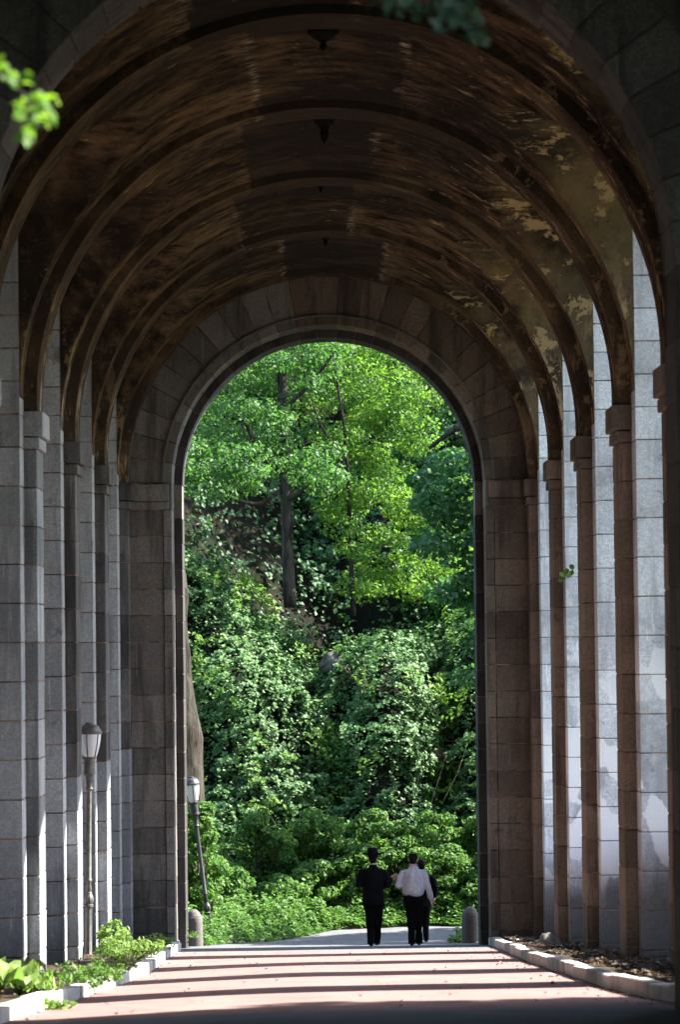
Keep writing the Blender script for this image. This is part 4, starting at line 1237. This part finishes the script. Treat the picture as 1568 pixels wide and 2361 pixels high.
def weed(label, xv, Y, w_, h_, n_, size, seed=0, onroad=False, mat=LEAF_WEED, name='weed', s=-1, group='weeds along the arcade floor'):
    p_ = at(xv, 2200, Y)
    z = (road_z(Y) + gutter(p_.x, Y)) if onroad else bed_z(s, p_.x, Y)
    t = thing(name, label, 'weed', (p_.x, Y, z), 0, group)
    m_ = max(5, int(n_ / 22)); cs = []
    for i in range(m_):
        a = RNG.uniform(0, 6.28); qq = RNG.random() ** .6
        cs.append(np.array([math.cos(a) * qq * w_ * .5, math.sin(a) * qq * w_ * .5, h_ * RNG.uniform(.15, 1) * (1 - .5 * qq)]))
    P, N, S, R = clump_leaves(cs, [(.09, .09, .06)] * m_, [22] * m_, size)
    link('foliage', leaf_mesh(P, N, S, R + .15, .55, four=True), mat, t)
    link('stems', mesh(*join_geo([tube([(c[0] * .2, c[1] * .2, -.05), tuple(c)], [.006, .003], 5) for c in cs]), True), mat, t)
    return t
weed('ferny dark green weed at the base of the near left pier', 205, 34.5, .9, .26, 700, .055, mat=LEAF_SHRUB)
weed('bright feathery weed right of the ferny one', 262, 38, .5, .24, 300, .05)
weed('tall bright green weed in full sun beside the left piers', 265, 46.5, .45, .7, 420, .08)
weed('spreading yellow green weed in sun in front of the far left wall', 297, 46.0, .95, .42, 900, .06)
weed('low green weed at the foot of the end wall on the left', 345, 50.5, .8, .3, 400, .05)
weed('sparse weed at the left jamb of the end arch', 425, 59.3, .45, .4, 260, .05, mat=LEAF_SHRUB)
weed('small tuft growing in the gutter against the left kerb', 268, 40.5, .4, .2, 260, .045, onroad=True)
weed('small leafy sprig growing from the kerb joint at bottom left', 118, 30.0, .3, .13, 90, .07, onroad=True)
weed('low sprig on the soil between the first two left piers', 120, 34.0, .4, .18, 140, .06, mat=LEAF_SHRUB)
weed('small weed by the right bollard', 1057, 61.4, .5, .3, 320, .06, onroad=True, mat=LEAF_SHRUB)
weed('low dark weeds against the left bollard', 470, 61.6, .5, .25, 260, .06, onroad=True, mat=LEAF_SHRUB)
# vine spray hanging off a right pier
vp = at(1318, 1330, 45.3)
V1 = thing('hanging_vine', 'thin sprig of green vine hanging off a brown right pier', 'vine', vp)
stem = [vp + Vector((.02, 0, .12)), vp + Vector((-.02, -.05, 0)), vp + Vector((-.09, -.1, -.03)), vp + Vector((-.18, -.12, -.02))]
o = link('stem', mesh(*tube(stem, [.006, .005, .004, .003], 5), True), BARK, V1); o.matrix_parent_inverse = Matrix.Translation(-vp)
P = [stem[0] + (stem[3] - stem[0]) * f + Vector((random.uniform(-.03, .03), 0, random.uniform(-.04, .03))) for f in (0, .15, .3, .45, .6, .75, .95)]
o = link('leaves', leaf_mesh(P, [(random.uniform(-.4, .4), -1, .3) for _ in P], [.10] * 7, None, .8, four=True), LEAF_SHRUB, V1); o.matrix_parent_inverse = Matrix.Translation(-vp)

# ------------------------------------------------------------------ fallen leaves and litter
def litter(n, f, size, seed, label, name, mat=LEAF_DEAD):
    rr = random.Random(seed); P, N, S = [], [], []
    for _ in range(n):
        x, y, z = f(rr); P.append((x, y, z + .012)); N.append((rr.gauss(0, .35), rr.gauss(0, .35), 1)); S.append(size * rr.uniform(.5, 1.3))
    tag(link(name, leaf_mesh(P, N, S, None, .6), mat), label, 'dead leaves', kind='stuff')
def fr(rr):
    y = rr.uniform(27, 58); x = rr.uniform(kerb_x(1, y) + .2, XW + .6); return x, y, bed_z(1, x, y) + .01 + .03 * rr.random()
litter(2600, fr, .07, 1, 'brown dead leaves strewn over the dark soil by the right piers', 'leaf_litter')
def fl_(rr):
    y = rr.uniform(27, 58); x = -rr.uniform(-kerb_x(-1, y) + .2, XW); return x, y, bed_z(-1, x, y) + .01
litter(1500, fl_, .05, 2, 'bits of dead leaf on the sunlit soil by the left piers', 'leaf_litter')
def fm(rr):
    y = rr.uniform(27, 68); side = rr.choice([-1, 1, 1, 0]); k_ = kerb_x(1, min(y, 58))
    x = side * (k_ - abs(rr.gauss(0, .25)) - .05) if side else rr.uniform(-2.4, 2.6)
    x = max(kerb_x(-1, min(y, 58)) + .04, min(x, k_ - .04)); return x, y, road_z(y) + gutter(x, y)
litter(420, fm, .05, 3, 'scattered dry leaves along the gutters of the drive', 'leaf_litter')
def ft(rr):
    y = rr.uniform(27, 58); x = rr.uniform(kerb_x(1, y) + .2, XW + .3); return x, y, bed_z(1, x, y) + .02
rr = random.Random(3); gs = []
for _ in range(160):
    x, y, z = ft(rr); a = rr.uniform(0, 3.14); l = rr.uniform(.1, .4)
    gs.append(tube([(x, y, z), (x + math.cos(a) * l, y + math.sin(a) * l, z + rr.uniform(0, .06))], [.007, .004], 4))
tag(link('twigs', mesh(*join_geo(gs)), BARK), 'broken twigs lying on the soil by the right piers', 'twigs', kind='stuff')
for i, (xv, yv, lb) in enumerate(((1100, 2168, 'white scrap of paper near the right end of the arch'), (1010, 2190, 'tiny white scrap on the drive right of the man in the white shirt'),
                                  (1195, 2188, 'white scrap on the soil just behind the right kerb'), (1270, 2258, 'small pale scrap by the right kerb on the red road'))):
    Y = (60.2, 54.0, 53.5, 37.0)[i]
    p_ = at(xv, yv, Y); z = road_z(Y) + gutter(p_.x, Y) + (.17 if i == 2 else .015)
    V = [(random.uniform(-.035, .035), random.uniform(-.035, .035), random.uniform(0, .02)) for _ in range(9)]
    bm = bmesh.new(); [bm.verts.new(v) for v in V]; bmesh.ops.convex_hull(bm, input=bm.verts); me = bpy.data.meshes.new('scrap'); bm.to_mesh(me); bm.free()
    tag(link('paper_scrap', me, PAPER, None, (p_.x, Y, z)), lb, 'litter')

# ------------------------------------------------------------------ near branches and the trees that shade the approach
def near_branch(label, pts, Y, leaves, size, seed, mat=None):
    q = [px(x, y, Y) for x, y in pts]
    t = thing('leafy_branch', label, 'branch', q[0])
    o = link('twig', mesh(*limb(q, .012, .003, 6), True), BARK, t); o.matrix_parent_inverse = Matrix.Translation(-q[0])
    rr = random.Random(seed); P, N, S = [], [], []
    for (xv, yv, k, sp) in leaves:
        for _ in range(k):
            P.append(px(xv + rr.gauss(0, sp), yv + rr.gauss(0, sp), Y + rr.gauss(0, .12)))
            N.append((rr.gauss(.3, .5), rr.gauss(-.6, .4), rr.gauss(.5, .4))); S.append(size * rr.uniform(.7, 1.2))
    o = link('leaves', leaf_mesh(P, N, S, None, .75, up=(0, 0, -.7), four=True), mat or LEAF_NEAR, t); o.matrix_parent_inverse = Matrix.Translation(-q[0])
near_branch('blurred bright green leaves hanging in from the left, close to the camera', [(-500, -200), (-250, 40), (-60, 150), (20, 190), (70, 240), (90, 300)], 11.0,
            [(8, 165, 5, 14), (40, 205, 4, 14), (105, 225, 6, 16), (90, 255, 6, 16), (70, 300, 8, 18), (100, 270, 5, 14), (30, 170, 4, 16), (85, 280, 8, 26), (70, 240, 6, 22)], .052, 3)
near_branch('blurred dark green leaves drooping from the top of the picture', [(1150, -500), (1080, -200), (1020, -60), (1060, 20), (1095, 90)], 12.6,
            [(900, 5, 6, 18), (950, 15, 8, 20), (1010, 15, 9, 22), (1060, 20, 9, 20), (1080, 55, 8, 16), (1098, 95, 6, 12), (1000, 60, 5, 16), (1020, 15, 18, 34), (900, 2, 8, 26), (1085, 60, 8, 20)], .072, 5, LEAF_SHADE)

cs = []
rr = random.Random(21)
for _ in range(300):
    a = rr.uniform(0, 6.283); b = rr.uniform(-.5, 1.2)
    d = Vector((math.cos(a) * math.cos(b), math.sin(a) * math.cos(b), math.sin(b))) * rr.uniform(.75, 1)
    cs.append(np.array([d.x * 6.2, d.y * 6.2, 12 + d.z * 4.2]))
big_crown = crown_mesh([cs], .42, .75, 62, (1.0, 1.0, .5), four=False)
big_crown.materials.append(LEAF_DARK)
gs = [limb([(0, 0, -1), (.1, 0, 4), (-.1, .1, 8), (0, 0, 13)], .42, .15, 12), limb([(0, 0, 7), (2, .5, 10), (4, 1, 12)], .15, .05, 8), limb([(0, 0, 6.5), (-2, -.5, 9), (-4, .5, 12)], .15, .05, 8), limb([(0, 0, 8), (.4, 2.4, 10), (.3, 4, 12.5)], .12, .05, 8)]
big_trunk = mesh(*join_geo(gs), True); big_trunk.materials.append(BARK)
SP = [(-7.5, 15, 'left of the drive just before the arcade'), (16.0, -1.0, 'down the right slope just before the arcade'), (-7, 3, 'left of the camera'), (8.5, 2, 'right of the camera'),
      (-6.5, -9, 'behind the camera on the left'), (7.5, -10, 'behind the camera on the right'), (0.5, -20, 'straddling the drive far behind the camera'), (-4.6, 11, 'arching over the drive from the left in front of the arcade'), (-15, 6, 'up the left bank'), (-15, -6, 'higher up the left bank behind the camera'),
      (17, 8, 'down the right slope'), (17, -5, 'down the right slope behind the camera'), (12.5, 66.5, 'beyond the far end of the arcade on the right'), (17.0, 26.3, 'right of the first bays of the arcade')]
for i, (x, y, w_) in enumerate(SP):
    z = ground_z(x, y)
    if i < 8: z = road_z(y)
    if i == 13: z = -1.5
    if i == 12: z = -5.6
    t = thing('tree', 'large spreading shade tree ' + w_, 'tree', (x, y, z), i * 1.1, 'shade trees standing round the arcade')
    link('trunk', big_trunk, None, t); link('crown', big_crown, None, t)
    if i == 12: t.scale = (.75, .75, .75)
print('OBJECTS', len(bpy.data.objects), 'TRIS', sum(len(o.data.polygons) for o in bpy.data.objects if o.type == 'MESH'))
